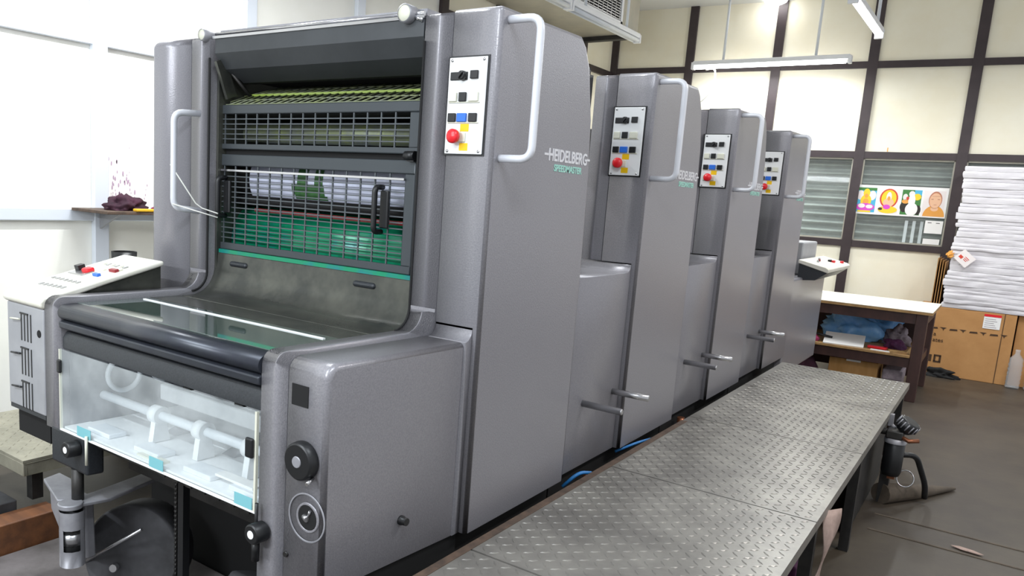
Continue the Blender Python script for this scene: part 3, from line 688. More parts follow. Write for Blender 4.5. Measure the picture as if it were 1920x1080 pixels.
def ringseg(z0, z1, a0, a1, r_=0.034):
    vs = []; m_ = 12
    for i in range(m_+1):
        a = math.radians(a0+(a1-a0)*i/m_)
        for z in (z0, z1): vs.append((-1.012+r_*math.cos(a), -0.498+r_*math.sin(a), z))
    so.add(vs, [(2*i, 2*i+1, 2*i+3, 2*i+2) for i in range(m_)], 0, True)
ringseg(0.29, 0.345, 0, 360); ringseg(0.175, 0.225, 0, 360); ringseg(0.225, 0.29, 10, 290)
so.add([(-1.012+0.034*math.cos(2*PI*i/18), -0.498+0.034*math.sin(2*PI*i/18), 0.175) for i in range(18)], [tuple(range(18))])
so.build('socket', 'castmetal', D)
MB().tube([(-1.012, -0.498, 0.18), (-1.012, -0.498, 0.30)], 0.027, 12).build('socket_core', 'black', D)
MB().tube([(-1.012, -0.498, 0.24), (-1.012, -0.498, 0.275)], 0.0285, 14).build('spring', 'steel', D)
# chain and dark bar
ch = MB()
for i in range(34):
    z = 0.55-0.013*i; ch.tube([(-0.66, -0.40, z), (-0.65, -0.40, z)], 0.005, 8)
    ch.box(-0.658, -0.656, -0.404, -0.396, z-0.011, z+0.003).box(-0.652, -0.650, -0.404, -0.396, z-0.011, z+0.003)
for j in range(2): pass
ch.build('lift_chain', 'darkmetal', D)
MB().box(-0.635, -0.612, -0.41, -0.39, 0.08, 0.55).build('lift_bar', 'blackp', D)
# drum housing, lever, motor plate
SKEW[0] = 0.0
MB().lathe((-1.11, -0.20, 0.11), (0.5, -0.84, 0.2), [(0, 0), (0, 0.15), (0.012, 0.158), (0.12, 0.158), (0.13, 0.15), (0.13, 0)], 48).build('gear_housing', 'powder', D)
MB().tube([(-1.19, -0.395, 0.085), (-0.93, -0.345, 0.27)], 0.005).lathe((-1.07, -0.345, 0.1), (0.5, -0.84, 0.2), [(0, 0.012), (0.02, 0.012), (0.02, 0)], 14).build('lever', 'steel', D)
MB().box(-0.55, -0.30, -0.40, -0.10, 0.04, 0.09).prism([(-0.36, 0.09), (-0.14, 0.09), (-0.18, 0.19), (-0.26, 0.22), (-0.33, 0.16)], -0.62, -0.50).build('motor_block', 'powder', D, bevel=0.01, seg=2)
MB().box(-1.35, -0.16, -0.03, 0.0, 0.0, 0.56).build('rear_plate', 'black', D)
MB().box(-1.10, -0.20, -0.28, -0.22, 0.40, 0.43).tube([(-1.1, -0.15, 0.36), (-0.2, -0.15, 0.36)], 0.02).tube([(-0.9, -0.30, 0.47), (-0.25, -0.30, 0.44)], 0.014).build('cross_shaft', 'darkmetal', D)

# ------------------------------------------------------------------ delivery desk on the left
SKEW[0] = 0.07
K = thing('control_desk', (-1.32, -0.28, 0.5), 'white-topped control desk with red and black switches at the near left of the press', 'control desk')
MB().box(-1.402, -1.181, -0.484, -0.08, 0.585, 0.912).build('desk_cabinet', 'deskside', K, bevel=0.005, seg=2)
top = [(-0.484, 0.913)] + [(-0.494, 0.920), (-0.494, 0.935), (-0.482, 0.946)] + [(-0.095, 1.046), (-0.095, 1.030), (-0.30, 0.975), (-0.44, 0.932), (-0.45, 0.913)]
MB().prism(top, -1.408, -1.178).build('desk_top', 'deskw', K, bevel=0.006, seg=3)
MB().prism([(-0.40, 0.912), (-0.40, 0.940), (-0.30, 0.972), (-0.10, 1.028), (-0.10, 0.912)], -1.395, -1.19).build('desk_wedge', 'sheet', K)
MB().box(-1.402, -1.185, -0.48, -0.1, 0.572, 0.584).build('desk_trim', 'paint_dark', K)
MB().prism([(-0.46, 0.49), (-0.46, 0.572), (-0.1, 0.572), (-0.1, 0.49)], -1.395, -1.20).build('cable_box', 'black', K)
tops = bpy.data.objects['desk_top']
def dz(y): return 0.946 + (y+0.482)*0.2584
RT = Matrix.Rotation(math.atan(0.2584), 3, 'X')
def deskbox(name, x, y, w_, l_, h_, m_, lab=None, bev=0.001):
    z = dz(y); x -= 0.07*y
    o = MB().box(x-w_/2, x+w_/2, y-l_/2, y+l_/2, z-0.001, z+h_, rot=RT, piv=(x, y, z)).build(name, m_, tops, bevel=bev, seg=2)
    if lab: o['label'] = lab
deskbox('rotary_switch', -1.385, -0.27, 0.024, 0.024, 0.02, 'blackp')
deskbox('rotary_switch', -1.335, -0.272, 0.034, 0.03, 0.016, 'red', 'red stop button', 0.006)
deskbox('button_base', -1.36, -0.285, 0.085, 0.04, 0.004, 'steel')
deskbox('push_button', -1.265, -0.285, 0.03, 0.012, 0.009, 'blue', 'blue push button')
deskbox('push_button', -1.25, -0.235, 0.036, 0.014, 0.009, 'darkred', 'dark red push button')
for i in range(6): deskbox('push_button', -1.375+i*0.024, -0.405+i*0.001, 0.013, 0.016, 0.004, 'steel')
for i in range(7): deskbox('push_button', -1.40+i*0.024, -0.352, 0.013, 0.014, 0.004, 'steel')
for i in range(6): deskbox('push_button', -1.37+i*0.024, -0.195, 0.014, 0.016, 0.004, 'steel' if i % 2 else 'cream')
for i in range(3): deskbox('push_button', -1.30+i*0.03, -0.24+i*0.01, 0.016, 0.012, 0.005, 'cream')
# slots with levers on the front face
for g_, zc in enumerate((0.848, 0.741, 0.635)):
    for i in range(4):
        x = -1.312+i*0.019; MB().box(x-0.0025, x+0.0025, -0.4855, -0.483, zc-0.048, zc+0.038).build('slot', 'blackp', K)
    MB().box(-1.318, -1.27, -0.487, -0.484, zc+0.034, zc+0.039).build('slot_clip', 'blackp', K)
    MB().tube([(-1.365, -0.492, zc+0.014), (-1.312, -0.49, zc+0.018)], 0.003).build('slot_lever', 'blackp' if g_ else 'cream', K)
MB().lathe((-1.207, -0.484, 0.835), (0, -1, 0), [(0, 0.012), (0.001, 0.0115), (0.001, 0)], 18).build('round_hole', 'black', K)
SKEW[0] = 0.0
# black cable and plug behind the desk
bc = thing('cable_connector', (-1.75, 0.0, 1.0), 'black round connector with a thick black cable behind the control desk', 'connector')
SHZ = 0.0

# ------------------------------------------------------------------ feeder at the far end
F = thing('feeder_unit', (-0.7, 4.0, 0.0), 'low grey feeder at the far end of the press with a small white console', 'printing press feeder')
MB().box(-1.36, -0.012, 3.56, 4.62, 0.30, 0.92).build('side_cover', 'paint', F, bevel=0.012, seg=3)
MB().box(-1.30, -0.10, 3.58, 4.58, 0.0, 0.30).build('base_frame', 'black', F)
MB().box(-1.2, -0.07, 4.05, 4.5, 0.92, 1.14).build('feed_head', 'deskside', F, bevel=0.01, seg=2)
co = MB().prism([(-0.05, 1.012), (-0.05, 1.035), (0.115, 0.998), (0.135, 0.985), (0.13, 0.962)], 3.85, 4.66, axis='Y').build('console', 'deskw', F, bevel=0.004, seg=2)
MB().prism([(-0.045, 0.90), (-0.045, 1.012), (0.125, 0.963), (0.06, 0.91)], 3.86, 4.64, axis='Y').build('console_underside', 'paint_dark', F)
for x, y, m_, s_ in ((0.05, 4.35, 'blackp', 0.02), (0.07, 4.37, 'red', 0.02), (0.02, 4.15, 'darkred', 0.012), (0.10, 4.52, 'red', 0.02), (0.03, 4.05, 'steel', 0.012), (0.0, 4.25, 'steel', 0.012)):
    z = 1.035-(x+0.05)*0.224; MB().box(x-s_/2, x+s_/2, y-s_, y+s_, z-0.003, z+0.014).build('push_button', m_, co, bevel=0.003, seg=2)

# ------------------------------------------------------------------ tread-plate platform
def tread(mb, x0, x1, y0, y1, z, cell=0.031):
    nx = int((x1-x0-0.012)/cell); ny = int((y1-y0-0.01)/cell)
    ox = (x1-x0-nx*cell)/2; oy = (y1-y0-ny*cell)/2
    for i in range(nx):
        for j in range(ny):
            cx = x0+ox+(i+0.5)*cell; cy = y0+oy+(j+0.5)*cell
            a = PI/4*(1 if (i+j) % 2 else -1); c_, s_ = math.cos(a), math.sin(a)
            def q(l, w_, h): return (cx+l*c_-w_*s_, cy+l*s_+w_*c_, z+h)
            L, Wd, H = cell*0.46, 0.0036, 0.0022
            mb.add([q(-L, 0, 0), q(0, -Wd, 0), q(L, 0, 0), q(0, Wd, 0), q(-L*0.55, 0, H), q(L*0.55, 0, H)],
                   [(0, 1, 4), (1, 5, 4), (1, 2, 5), (2, 3, 5), (3, 4, 5), (3, 0, 4)])
PZ = 0.445
P = thing('walkway_platform', (0.37, 1.4, 0.0), 'long raised walkway of steel tread plate running along the right side of the press', 'platform')
ys = [-0.92, -0.07, 0.785, 1.64, 2.49, 3.32]
for a, b in zip(ys[:-1], ys[1:]):
    mb = MB().box(0.045, 0.705, a+0.0035, b-0.0035, PZ-0.006, PZ).box(0.699, 0.705, a+0.002, b-0.002, PZ-0.034, PZ-0.006); tread(mb, 0.065, 0.70, a, b, PZ)
    mb.build('tread_plate', 'tread', P, fix=False)
MB().box(0.043, 0.066, -0.9, 1.55, PZ, PZ+0.0016).build('worn_edge', 'rust', P)
MB().box(0.66, 0.695, -0.9, 3.3, PZ-0.05, PZ-0.007).box(0.05, 0.085, -0.9, 3.3, PZ-0.05, PZ-0.007).build('edge_rail', 'darkmetal', P)
for y in (-0.85, 0.9, 1.78, 3.24):
    for x in (0.675, 0.07): MB().box(x-0.018, x+0.018, y-0.018, y+0.018, 0, PZ-0.05).build('leg', 'darkmetal', P)
MB().box(0.05, 0.69, 3.295, 3.31, 0.02, PZ-0.007).build('end_panel', 'rust', P)
MB().box(0.655, 0.66, 1.95, 2.95, 0.003, PZ-0.05).build('side_panel', 'darkmetal', P)
# left tread platform
Q = thing('walkway_platform', (-1.8, 0.4, 0.0), 'low tan tread-plate step on the left of the press below the control desk', 'platform')
mb = MB().box(-2.26, -1.64, -0.35, 1.3, 0.29, 0.30); tread(mb, -2.25, -1.65, -0.34, 1.29, 0.30, 0.03); mb.build('tread_plate', 'tread_old', Q, fix=False)
MB().box(-2.25, -1.642, -0.35, -0.335, 0.24, 0.29).box(-1.655, -1.642, -0.335, 1.3, 0.24, 0.29).build('edge_rail', 'tread_old', Q, bevel=0.004, seg=2)
for x in (-1.70, -2.2): MB().box(x-0.02, x+0.02, -0.30, -0.26, 0.13, 0.29).build('leg', 'darkmetal', Q)
for x in (-1.70, -2.2): MB().box(x-0.02, x+0.02, 1.2, 1.24, 0, 0.29).build('leg', 'darkmetal', Q)
# floor plates and plank beneath the delivery
tag(MB().box(-1.55, -0.16, -0.95, -0.05, 0.0, 0.018).build('floor_plate', 'floor_dk', bevel=0.004, seg=2), 'grey powder-dusted metal plate on the floor under the delivery end', 'floor plate')
tag(MB().box(-1.66, -1.56, -0.9, -0.26, 0.0, 0.12).build('wooden_plank', 'wood', bevel=0.004, seg=2), 'orange-brown wooden beam on the floor at the lower left', 'wood beam')
tag(MB().box(-2.3, -1.67, -0.8, -0.36, 0.0, 0.15).build('timber_block', 'powder', bevel=0.004, seg=2), 'wide dusty grey timber lying behind the orange-brown beam', 'timber')
# hoses and pipes in the gap between press and walkway
tag(MB().tube(fillet_path([(-0.02, 0.60, 0.40), (0.02, 0.63, 0.452), (0.035, 0.72, 0.43), (0.03, 0.8, 0.3)], 0.03), 0.006, 8).build('air_hose', 'hoseblue'), 'blue air hose sticking out below the nearest tower', 'hose')
tag(MB().tube(fillet_path([(-0.02, 1.02, 0.42), (0.03, 1.10, 0.448), (0.03, 1.25, 0.43), (-0.02, 1.4, 0.36)], 0.03), 0.005, 8).build('air_hose', 'hoseblue'), 'blue air hose sticking out below the second tower', 'hose')
tag(MB().tube([(0.0, -0.62, 0.40), (0.012, -0.30, 0.34), (0.018, -0.22, 0.1)], 0.006, 8).build('air_hose', 'hoseblue'), 'blue air hose hanging under the delivery side box at the bottom of the photo', 'hose')
tag(MB().tube([(-0.015, 0.78, 0.40), (-0.015, 0.80, 0.0)], 0.016, 10).build('copper_pipe', 'copper'), 'copper-coloured pipe in the gap between the nearest and the second tower', 'pipe')
tag(MB().tube([(-0.015, 1.72, 0.41), (-0.015, 1.75, 0.0)], 0.016, 10).build('copper_pipe', 'copper'), 'copper-coloured pipe in the gap between the second and the third tower', 'pipe')

# ------------------------------------------------------------------ things beside the walkway
A = thing('air_filter', (0.75, 2.6, 0.0), 'black air filter with a ribbed cap hanging off the right edge of the walkway', 'air filter')
MB().lathe((0.745, 2.45, 0.16), (0, 0, 1), [(0, 0), (0, 0.035), (0.02, 0.042), (0.16, 0.042), (0.17, 0.03), (0.17, 0)], 20).build('filter_bowl', 'blackp', A)
MB().lathe((0.745, 2.45, 0.315), (0, 0, 1), [(0, 0.046), (0.022, 0.046), (0.022, 0.03)], 20).build('clamp_ring', 'castmetal', A)
MB().box(0.705, 0.775, 2.41, 2.49, 0.337, 0.375).tube([(0.66, 2.44, 0.36), (0.71, 2.44, 0.36)], 0.015).build('filter_head', 'darkmetal', A, bevel=0.006, seg=2)
cp = MB().lathe((0.765, 2.46, 0.375), (0.45, -0.1, 0.75), [(0, 0.03), (0.02, 0.044), (0.055, 0.044), (0.06, 0.034), (0.06, 0)], 20).build('ribbed_cap', 'blackp', A)
rb = MB(); ax = Vector((0.45, -0.1, 0.75)).normalized(); u_ = ax.orthogonal().normalized(); v_ = ax.cross(u_)
for i in range(14):
    a = 2*PI*i/14; d_ = u_*math.cos(a)+v_*math.sin(a); c0 = Vector((0.765, 2.46, 0.375))+d_*0.045
    rb.tube([c0+ax*0.02, c0+ax*0.055], 0.003, 5)
rb.build('rib', 'castmetal', cp)
MB().tube([(0.76, 2.43, 0.352), (0.80, 2.40, 0.345), (0.835, 2.42, 0.35)], 0.010).build('tap', 'copper', A)
MB().tube(fillet_path([(0.77, 2.5, 0.25), (0.83, 2.55, 0.25), (0.88, 2.62, 0.1), (0.885, 2.64, 0.03)], 0.07), 0.013, 10).build('hose', 'blackp', A)
MB().box(0.735, 0.765, 2.43, 2.47, 0.145, 0.162).build('drain_plug', 'copper', A)
MB().box(0.70, 0.72, 2.50, 2.53, 0.375, 0.43).tube([(0.71, 2.52, 0.38), (0.735, 2.48, 0.37)], 0.01).build('gauge', 'castmetal', A)
MB().box(0.70, 0.74, 2.5, 2.56, 0.0, 0.34).build('stand', 'darkmetal', A)
cn = MB(); cn.tube([(0.715, 2.50, 0.045), (0.85, 2.72, 0.03), (0.99, 2.98, 0.012)], [0.05, 0.035, 0.008], 14)
tag(cn.build('canvas_roll', 'brownpipe'), 'tapered brown dusty roll lying on the floor beside the walkway', 'roll')
tag(MB().tube([(0.80+0.035*math.cos(a*PI/10), 2.56+0.02*math.sin(a*PI/10), 0.125+0.035*math.sin(a*PI/10)) for a in range(20)], 0.003, 6, closed=True).build('wire_loop', 'steel'), 'thin wire loop hanging by the air filter', 'wire')
# rag hanging under the walkway edge
rg = MB(); n = 16; vs = []
for i in range(n+1):
    t_ = i/n; z = 0.42-0.34*t_; wd = 0.028*(1-t_)+0.008+0.012*math.sin(9*t_)
    for s_ in (-1, 0, 1): vs.append((0.712+0.012*math.sin(7*t_+s_)+0.01*s_, 1.0-0.12*t_+s_*wd, z))
rg.add(vs, [(3*i+k, 3*i+k+1, 3*i+k+4, 3*i+k+3) for i in range(n) for k in (0, 1)], 0, True)
ro = rg.build('hanging_rag', 'rag', fix=False); so_ = ro.modifiers.new('thickness', 'SOLIDIFY'); so_.thickness = 0.004
tag(ro, 'dirty pinkish rag hanging from the right edge of the walkway', 'rag')
tag(MB().box(0.56, 0.645, 0.95, 1.25, 0.0, 0.22).build('crate', 'purple', bevel=0.01, seg=2), 'dull purple box standing under the right edge of the walkway', 'box')
tag(MB().disc((0, 0, 0), 0.001).build('tmp', 'rag'), 'x', 'x'); bpy.data.objects.remove(bpy.data.objects['tmp'])
sc_ = MB(); pts = [(1.02, 2.15), (1.05, 2.165), (1.10, 2.155), (1.135, 2.135), (1.12, 2.125), (1.06, 2.13)]
sc_.prism(pts, 0.0045, 0.007, axis='Z'); tag(sc_.build('paper_scrap', 'rag'), 'pale scrap lying on the floor near the seam at the lower right', 'scrap')

# ------------------------------------------------------------------ work table
T = thing('work_table', (0.0, 5.45, 0.0), 'dark brown wooden table with a cream top and a crowded shelf against the far wall', 'table')
X0, X1, Y0, Y1, ZT = -0.95, 0.66, 5.02, 5.85, 0.68
MB().box(X0, X1, Y0, Y1, ZT-0.006, ZT).build('table_top', 'laminate', T, bevel=0.002, seg=2)
MB().box(X0, X1, Y0, Y1, ZT-0.024, ZT-0.0065).build('top_edge', 'ply', T)
MB().box(X0+0.03, X1-0.03, Y0+0.02, Y0+0.05, ZT-0.10, ZT-0.025).build('apron', 'woodd', T)
MB().box(X1-0.06, X1-0.03, Y0+0.05, Y1-0.05, ZT-0.10, ZT-0.025).build('apron', 'woodd', T)
for x in (X0+0.02, X1-0.10):
    for y in (Y0+0.014, Y1-0.10): MB().box(x, x+0.075, y, y+0.075, 0, ZT-0.025).build('leg', 'woodd', T, bevel=0.004, seg=2)
MB().box(X0+0.02, X1-0.10, Y0+0.0, Y1-0.03, 0.325, 0.345).build('shelf', 'ply', T, bevel=0.002, seg=1)
MB().box(X0+0.03, X1-0.10, Y0+0.02, Y0+0.05, 0.25, 0.325).build('shelf_rail', 'woodd', T)
MB().box(X0+0.05, X1-0.05, Y1-0.05, Y1-0.035, 0.06, 0.64).build('back_board', 'woodd', T)
MB().box(X1-0.06, X1-0.04, Y0+0.09, Y1-0.1, 0.26, 0.32).build('shelf_rail', 'woodd', T)
tag(blob((0.10, 5.46, 0.346), (0.19, 0.10, 0.17), 3, 0.45, 4).build('plastic_bag', 'bluebag'), 'crumpled light blue plastic bag on the table shelf', 'plastic bag')
tag(blob((0.16, 5.70, 0.346), (0.26, 0.07, 0.16), 5, 0.5, 4).build('plastic_sheet', 'bluebag'), 'darker blue crumpled plastic behind the blue bag on the table shelf', 'plastic sheet')
tag(MB().box(-0.04, 0.24, 5.03, 5.27, 0.372, 0.384, rot=Matrix.Rotation(0.10, 3, 'Z') @ Matrix.Rotation(0.24, 3, 'X')).build('paper_pile', 'white', bevel=0.002, seg=1), 'flat white sheets at the front of the table shelf', 'paper')
tag(blob((0.42, 5.50, 0.346), (0.09, 0.08, 0.11), 9, 0.5, 4).build('crumpled_cloth', 'greycloth'), 'crumpled greyish-pink cloth at the right end of the table shelf', 'cloth')
tag(blob((0.43, 5.27, 0.346), (0.07, 0.05, 0.06), 11, 0.5, 4).build('purple_bag', 'purple'), 'crumpled dark purple bag beside the red case on the shelf', 'bag')
tag(MB().box(0.27, 0.40, 5.10, 5.16, 0.346, 0.366, rot=Matrix.Rotation(-0.1, 3, 'Z')).build('tool_case', 'red', bevel=0.006, seg=2), 'flat red case at the front of the table shelf', 'case')
tag(MB().box(0.30, 0.45, 5.025, 5.06, 0.3455, 0.3515).build('paper_strip', 'white'), 'white paper strip on the shelf edge', 'paper')
tag(MB().box(0.42, 0.53, 5.03, 5.10, 0.3455, 0.362, rot=Matrix.Rotation(0.3, 3, 'Z')).build('wood_offcut', 'ply'), 'small wooden offcut at the right end of the shelf edge', 'wood piece')
tag(blob((-0.12, 5.12, 0.346), (0.05, 0.05, 0.035), 14, 0.5, 3).build('small_pouch', 'pink'), 'small purple-pink pouch left of the white sheets on the shelf', 'pouch')
tag(MB().tube([(-0.15, 5.10, 0.41), (0.02, 5.12, 0.385)], 0.009).build('black_tool', 'blackp'), 'thin black tool lying at the left of the blue bag', 'tool')
b_ = thing('cardboard_box', (0.15, 5.3, 0.0), 'small brown cardboard box on the floor under the table shelf', 'box', None)
MB().box(0.02, 0.36, 5.12, 5.45, 0, 0.235).build('box_body', 'card2', b_, bevel=0.003, seg=1)
MB().box(0.14, 0.24, 5.118, 5.1195, 0.22, 0.2345).build('tape', 'white', b_)
tag(MB().box(0.385, 0.52, 5.14, 5.4, 0, 0.12).box(0.39, 0.525, 5.15, 5.38, 0.12, 0.2).build('folded_stack', 'greycloth', bevel=0.008, seg=2), 'grey folded bundle on the floor between small box and table leg', 'bundle')
tag(blob((-0.2, 5.2, 0.0), (0.13, 0.12, 0.16), 21, 0.4, 4).build('dark_bundle', 'maroon'), 'dark bundle on the floor under the left of the table shelf', 'bundle')
# box with the stack, bottles
B = thing('cardboard_box', (0.85, 6.7, 0.0), 'large brown cardboard box with print and a white label under the paper stack', 'box')
MB().box(0.46, 1.17, 6.46, 6.90, 0.0, 0.60).build('box_body', 'card', B, bevel=0.004, seg=1)
MB().box(1.085, 1.09, 6.457, 6.46, 0.0, 0.60).build('box_crease', 'ink', B)
tg = MB()
for i in range(9):
    x = 0.50+i*0.072
    tg.prism([(x, 0.405), (x+0.06, 0.408), (x+0.055, 0.422), (x+0.005, 0.42)], 6.4575, 6.4595, axis='Y') if i % 2 else tg.prism([(x, 0.425), (x+0.05, 0.425), (x+0.034, 0.412), (x+0.03, 0.396), (x+0.022, 0.412)], 6.4575, 6.4595, axis='Y')
tg.build('printed_band', 'ink', B)
lb = MB().box(0.945, 1.065, 6.455, 6.459, 0.462, 0.565).build('shipping_label', 'white', B)
MB().box(0.945, 1.065, 6.453, 6.4549, 0.565, 0.585).build('label_band', 'red', lb)
for i in range(5): MB().box(0.955, 1.04-0.01*(i % 3), 6.4545, 6.4549, 0.474+i*0.017, 0.478+i*0.017).build('label_line', 'greycloth', lb)
text('a', 0.05, (0.605, 6.458, 0.345), FY, 'ink', B, name='lettering')
text('ates', 0.05, (0.605, 6.458, 0.293), FY, 'ink', B, name='lettering')
ic = MB().box(0.635, 0.69, 6.4575, 6.4595, 0.11, 0.125).box(0.635, 0.69, 6.4575, 6.4595, 0.165, 0.18).box(0.635, 0.65, 6.4575, 6.4595, 0.12, 0.17).box(0.675, 0.69, 6.4575, 6.4595, 0.12, 0.17)
ic.box(0.585, 0.62, 6.4575, 6.4595, 0.115, 0.175).build('printed_mark', 'ink', B)
tag(MB().box(1.18, 1.7, 6.5, 6.95, 0, 0.60).build('cardboard_box', 'card', bevel=0.004, seg=1), 'brown cardboard box standing right of the large printed box', 'box')
tag(blob((0.70, 6.38, 0.0), (0.13, 0.05, 0.05), 31, 0.7, 4).build('black_scraps', 'black'), 'black crumpled scraps on the floor in front of the large box', 'scraps')
for i, (x, y) in enumerate(((1.215, 6.38), (1.34, 6.40))):
    bo = thing('plastic_bottle', (x, y, 0), ('clear ribbed plastic bottle on the floor, nearer the large box' , 'clear ribbed plastic bottle cut by the right edge of the photo')[i], 'bottle', 'clear bottles by the boxes')
    pr = [(0, 0), (0, 0.045)]
    for k_ in range(6): pr += [(0.02+k_*0.036, 0.052), (0.035+k_*0.036, 0.046)]
    pr += [(0.25, 0.048), (0.29, 0.018), (0.31, 0.016)]
    MB().lathe((x, y, 0), (0, 0, 1), pr, 20).build('bottle_body', 'bottle', bo)
    MB().lathe((x, y, 0.31), (0, 0, 1), [(0, 0.018), (0.018, 0.018), (0.018, 0)], 16).build('cap', 'bottle', bo)
# paper bundles
z = 0.604; i = 0; hs = []
while z < 1.79:
    h = R.choice([0.03, 0.036, 0.042, 0.05, 0.055]); h = min(h, max(0.03, 1.812-z)); hs.append((z, h)); z += h+0.0008
ORD = 'first second third fourth fifth sixth seventh eighth ninth tenth eleventh twelfth thirteenth fourteenth fifteenth sixteenth seventeenth eighteenth nineteenth twentieth'.split()
ORD += ['twenty-'+o_ for o_ in ORD[:9]] + ['thirtieth'] + ['thirty-'+o_ for o_ in ORD[:9]]
def bundle(seed, h):
    rr = random.Random(seed); mb = MB(); nx, ny, nz_ = 30, 14, 3
    x0, x1, y0, y1 = -0.37, 0.42, -0.24, 0.24
    ring = [(x0+(x1-x0)*i/nx, y0) for i in range(nx)] + [(x1, y0+(y1-y0)*i/ny) for i in range(ny)] + [(x1-(x1-x0)*i/nx, y1) for i in range(nx)] + [(x0, y1-(y1-y0)*i/ny) for i in range(ny)]
    n_ = len(ring); vs = []
    for k in range(nz_+1):
        for (x, y) in ring:
            f1 = noise.noise(Vector((x*9, y*9, seed*3.7+k*0.35)))*0.008 + noise.noise(Vector((x*2.5, y*2.5, seed*1.3)))*0.012
            e = 1 if k in (0, nz_) else 1.0
            s_ = 0.003*(1 if k in (1, 2) else 0)
            dx = (f1+s_)*(1 if x > 0.41 else (-1 if x < -0.36 else 0)); dy = (f1+s_)*(1 if y > 0.23 else (-1 if y < -0.23 else 0))
            wz = 0 if k in (0,) else 0.0018*noise.noise(Vector((x*6, y*6, seed)))
            vs.append((x+dx, y+dy, h*k/nz_+wz*(k/nz_)-(0.0012 if k == nz_ else 0)))
    fs = [(k*n_+i, k*n_+(i+1) % n_, (k+1)*n_+(i+1) % n_, (k+1)*n_+i) for k in range(nz_) for i in range(n_)]
    fs += [tuple(range(n_-1, -1, -1)), tuple(nz_*n_+i for i in range(n_))]
    mb.add(vs, fs, 0, False); return mb
for i, (z, h) in enumerate(hs):
    mb = bundle(i+1, h); o = mb.build('paper_bundle', 'paper')
    lean = 0.012*math.sin(i*0.9)+R.uniform(-0.006, 0.006) + (0.0 if z > 1.0 else -0.01)
    o.location = (1.035+lean, 6.69+R.uniform(-0.006, 0.006), z)
    o.rotation_euler = (0, 0, R.uniform(-0.008, 0.008))
    lab = 'wide bundle of white paper sheets in the tall stack on the cardboard box'
    lab = 'white paper bundle, %s up from the cardboard box in the tall stack' % ORD[i]
    if i == 0: lab = 'lowest bundle of white paper, lying directly on the cardboard box'
    if i == len(hs)-1: lab = 'topmost bundle of white paper in the tall stack'
    tag(o, lab, 'paper bundle', 'white paper bundles in the tall stack')
rt = Matrix.Rotation(math.radians(42), 3, 'Y')
nt_ = MB().box(0.68, 0.80, 6.405, 6.409, 0.985, 1.09, rot=rt).build('paper_tag', 'p_pale')
tag(nt_, 'tilted white paper tag with red print stuck on the left of the paper stack', 'paper tag')
mk = MB()
for dx, dz_, w_, h_ in ((-0.03, -0.01, 0.03, 0.024), (0.012, 0.012, 0.04, 0.005), (0.012, 0.0, 0.035, 0.005), (0.012, -0.012, 0.03, 0.005)):
    mk.box(0.74+dx-w_/2, 0.74+dx+w_/2, 6.4032, 6.4045, 1.0375+dz_-h_/2, 1.0375+dz_+h_/2, rot=rt, piv=(0.74, 6.404, 1.0375))
off = nt_.location.copy(); ORG[nt_.name] = tuple(off); mk.build('red_print', 'halo_r', nt_)
tag(blob((0.63, 6.42, 1.06), (0.022, 0.012, 0.026), 4, 0.9, 4, flat=False, freq=5).build('paper_wrapper', 'p_or'), 'small crumpled orange wrapper beside the paper tag', 'wrapper')
for i in range(4):
    x = 0.545+i*0.019
    o = MB().box(x, x+0.006, 6.50, 6.88, 0.602, 1.02-0.01*i).build('cardboard_sheet', 'card2')
    tag(o, ['leftmost', 'second from left', 'third from left', 'rightmost'][i] + ' of the brown cardboard sheets standing on edge beside the paper stack', 'cardboard', 'cardboard sheets beside the paper stack')

# ------------------------------------------------------------------ posters on the window
ps = thing('poster', wallpt(0.142, -0.0, 1.50), 'white poster with four colourful devotional pictures taped on the window', 'poster')
ps.rotation_euler = (0, 0, AW)
def PB(name, mats, mb, parent=None):
    o = mb.build(name, mats, None, fix=False)
    # local frame: mesh given in poster coordinates
    return o
def local(mb, name, mats, parent):
    me = bpy.data.meshes.new(name); me.from_pydata([tuple(v) for v in mb.v], [], mb.f)
    for m_ in mats: me.materials.append(M[m_])
    for i, pl in enumerate(me.polygons): pl.material_index = mb.m[i]
    o = bpy.data.objects.new(name, me); C.objects.link(o); o.parent = parent; return o
local(MB().box(-0.375, 0.375, -0.004, -0.002, -0.137, 0.137), 'poster_sheet', ['white'], ps)
mats4 = ['p_blue', 'halo_y', 'halo_r', 'p_mag', 'p_green', 'p_or', 'p_skin', 'p_dk', 'p_pale', 'p_line', 'white']
def E(mb, x, z, rx_, rz_, mi, k, a0=0, a1=360):
    n_ = 22; vs = [(x+rx_*math.cos(math.radians(a0+(a1-a0)*i/n_)), -0.0045-0.00035*k, z+rz_*math.sin(math.radians(a0+(a1-a0)*i/n_))) for i in range(n_+1)]
    mb.add(vs, [tuple(range(n_+1))], mi)
def Rr(mb, x0, x1, z0, z1, mi, k): mb.add([(x0, -0.0045-0.00035*k, z0), (x1, -0.0045-0.00035*k, z0), (x1, -0.0045-0.00035*k, z1), (x0, -0.0045-0.00035*k, z1)], [(0, 1, 2, 3)], mi)
p1 = MB(); x = -0.278
Rr(p1, x-0.082, x+0.082, -0.118, 0.112, 0, 0); Rr(p1, x-0.082, x+0.082, 0.085, 0.112, 4, 1); E(p1, x-0.05, 0.04, 0.03, 0.045, 8, 1); E(p1, x+0.05, 0.04, 0.03, 0.045, 8, 1)
E(p1, x, 0.062, 0.028, 0.04, 1, 2); E(p1, x, -0.012, 0.045, 0.06, 1, 3); E(p1, x, 0.035, 0.016, 0.02, 5, 4); E(p1, x, -0.02, 0.025, 0.03, 5, 5)
E(p1, x, -0.07, 0.08, 0.036, 3, 6); E(p1, x-0.03, -0.06, 0.03, 0.02, 8, 7); E(p1, x+0.035, -0.065, 0.03, 0.018, 8, 8); Rr(p1, x-0.06, x+0.05, -0.118, -0.103, 1, 9)
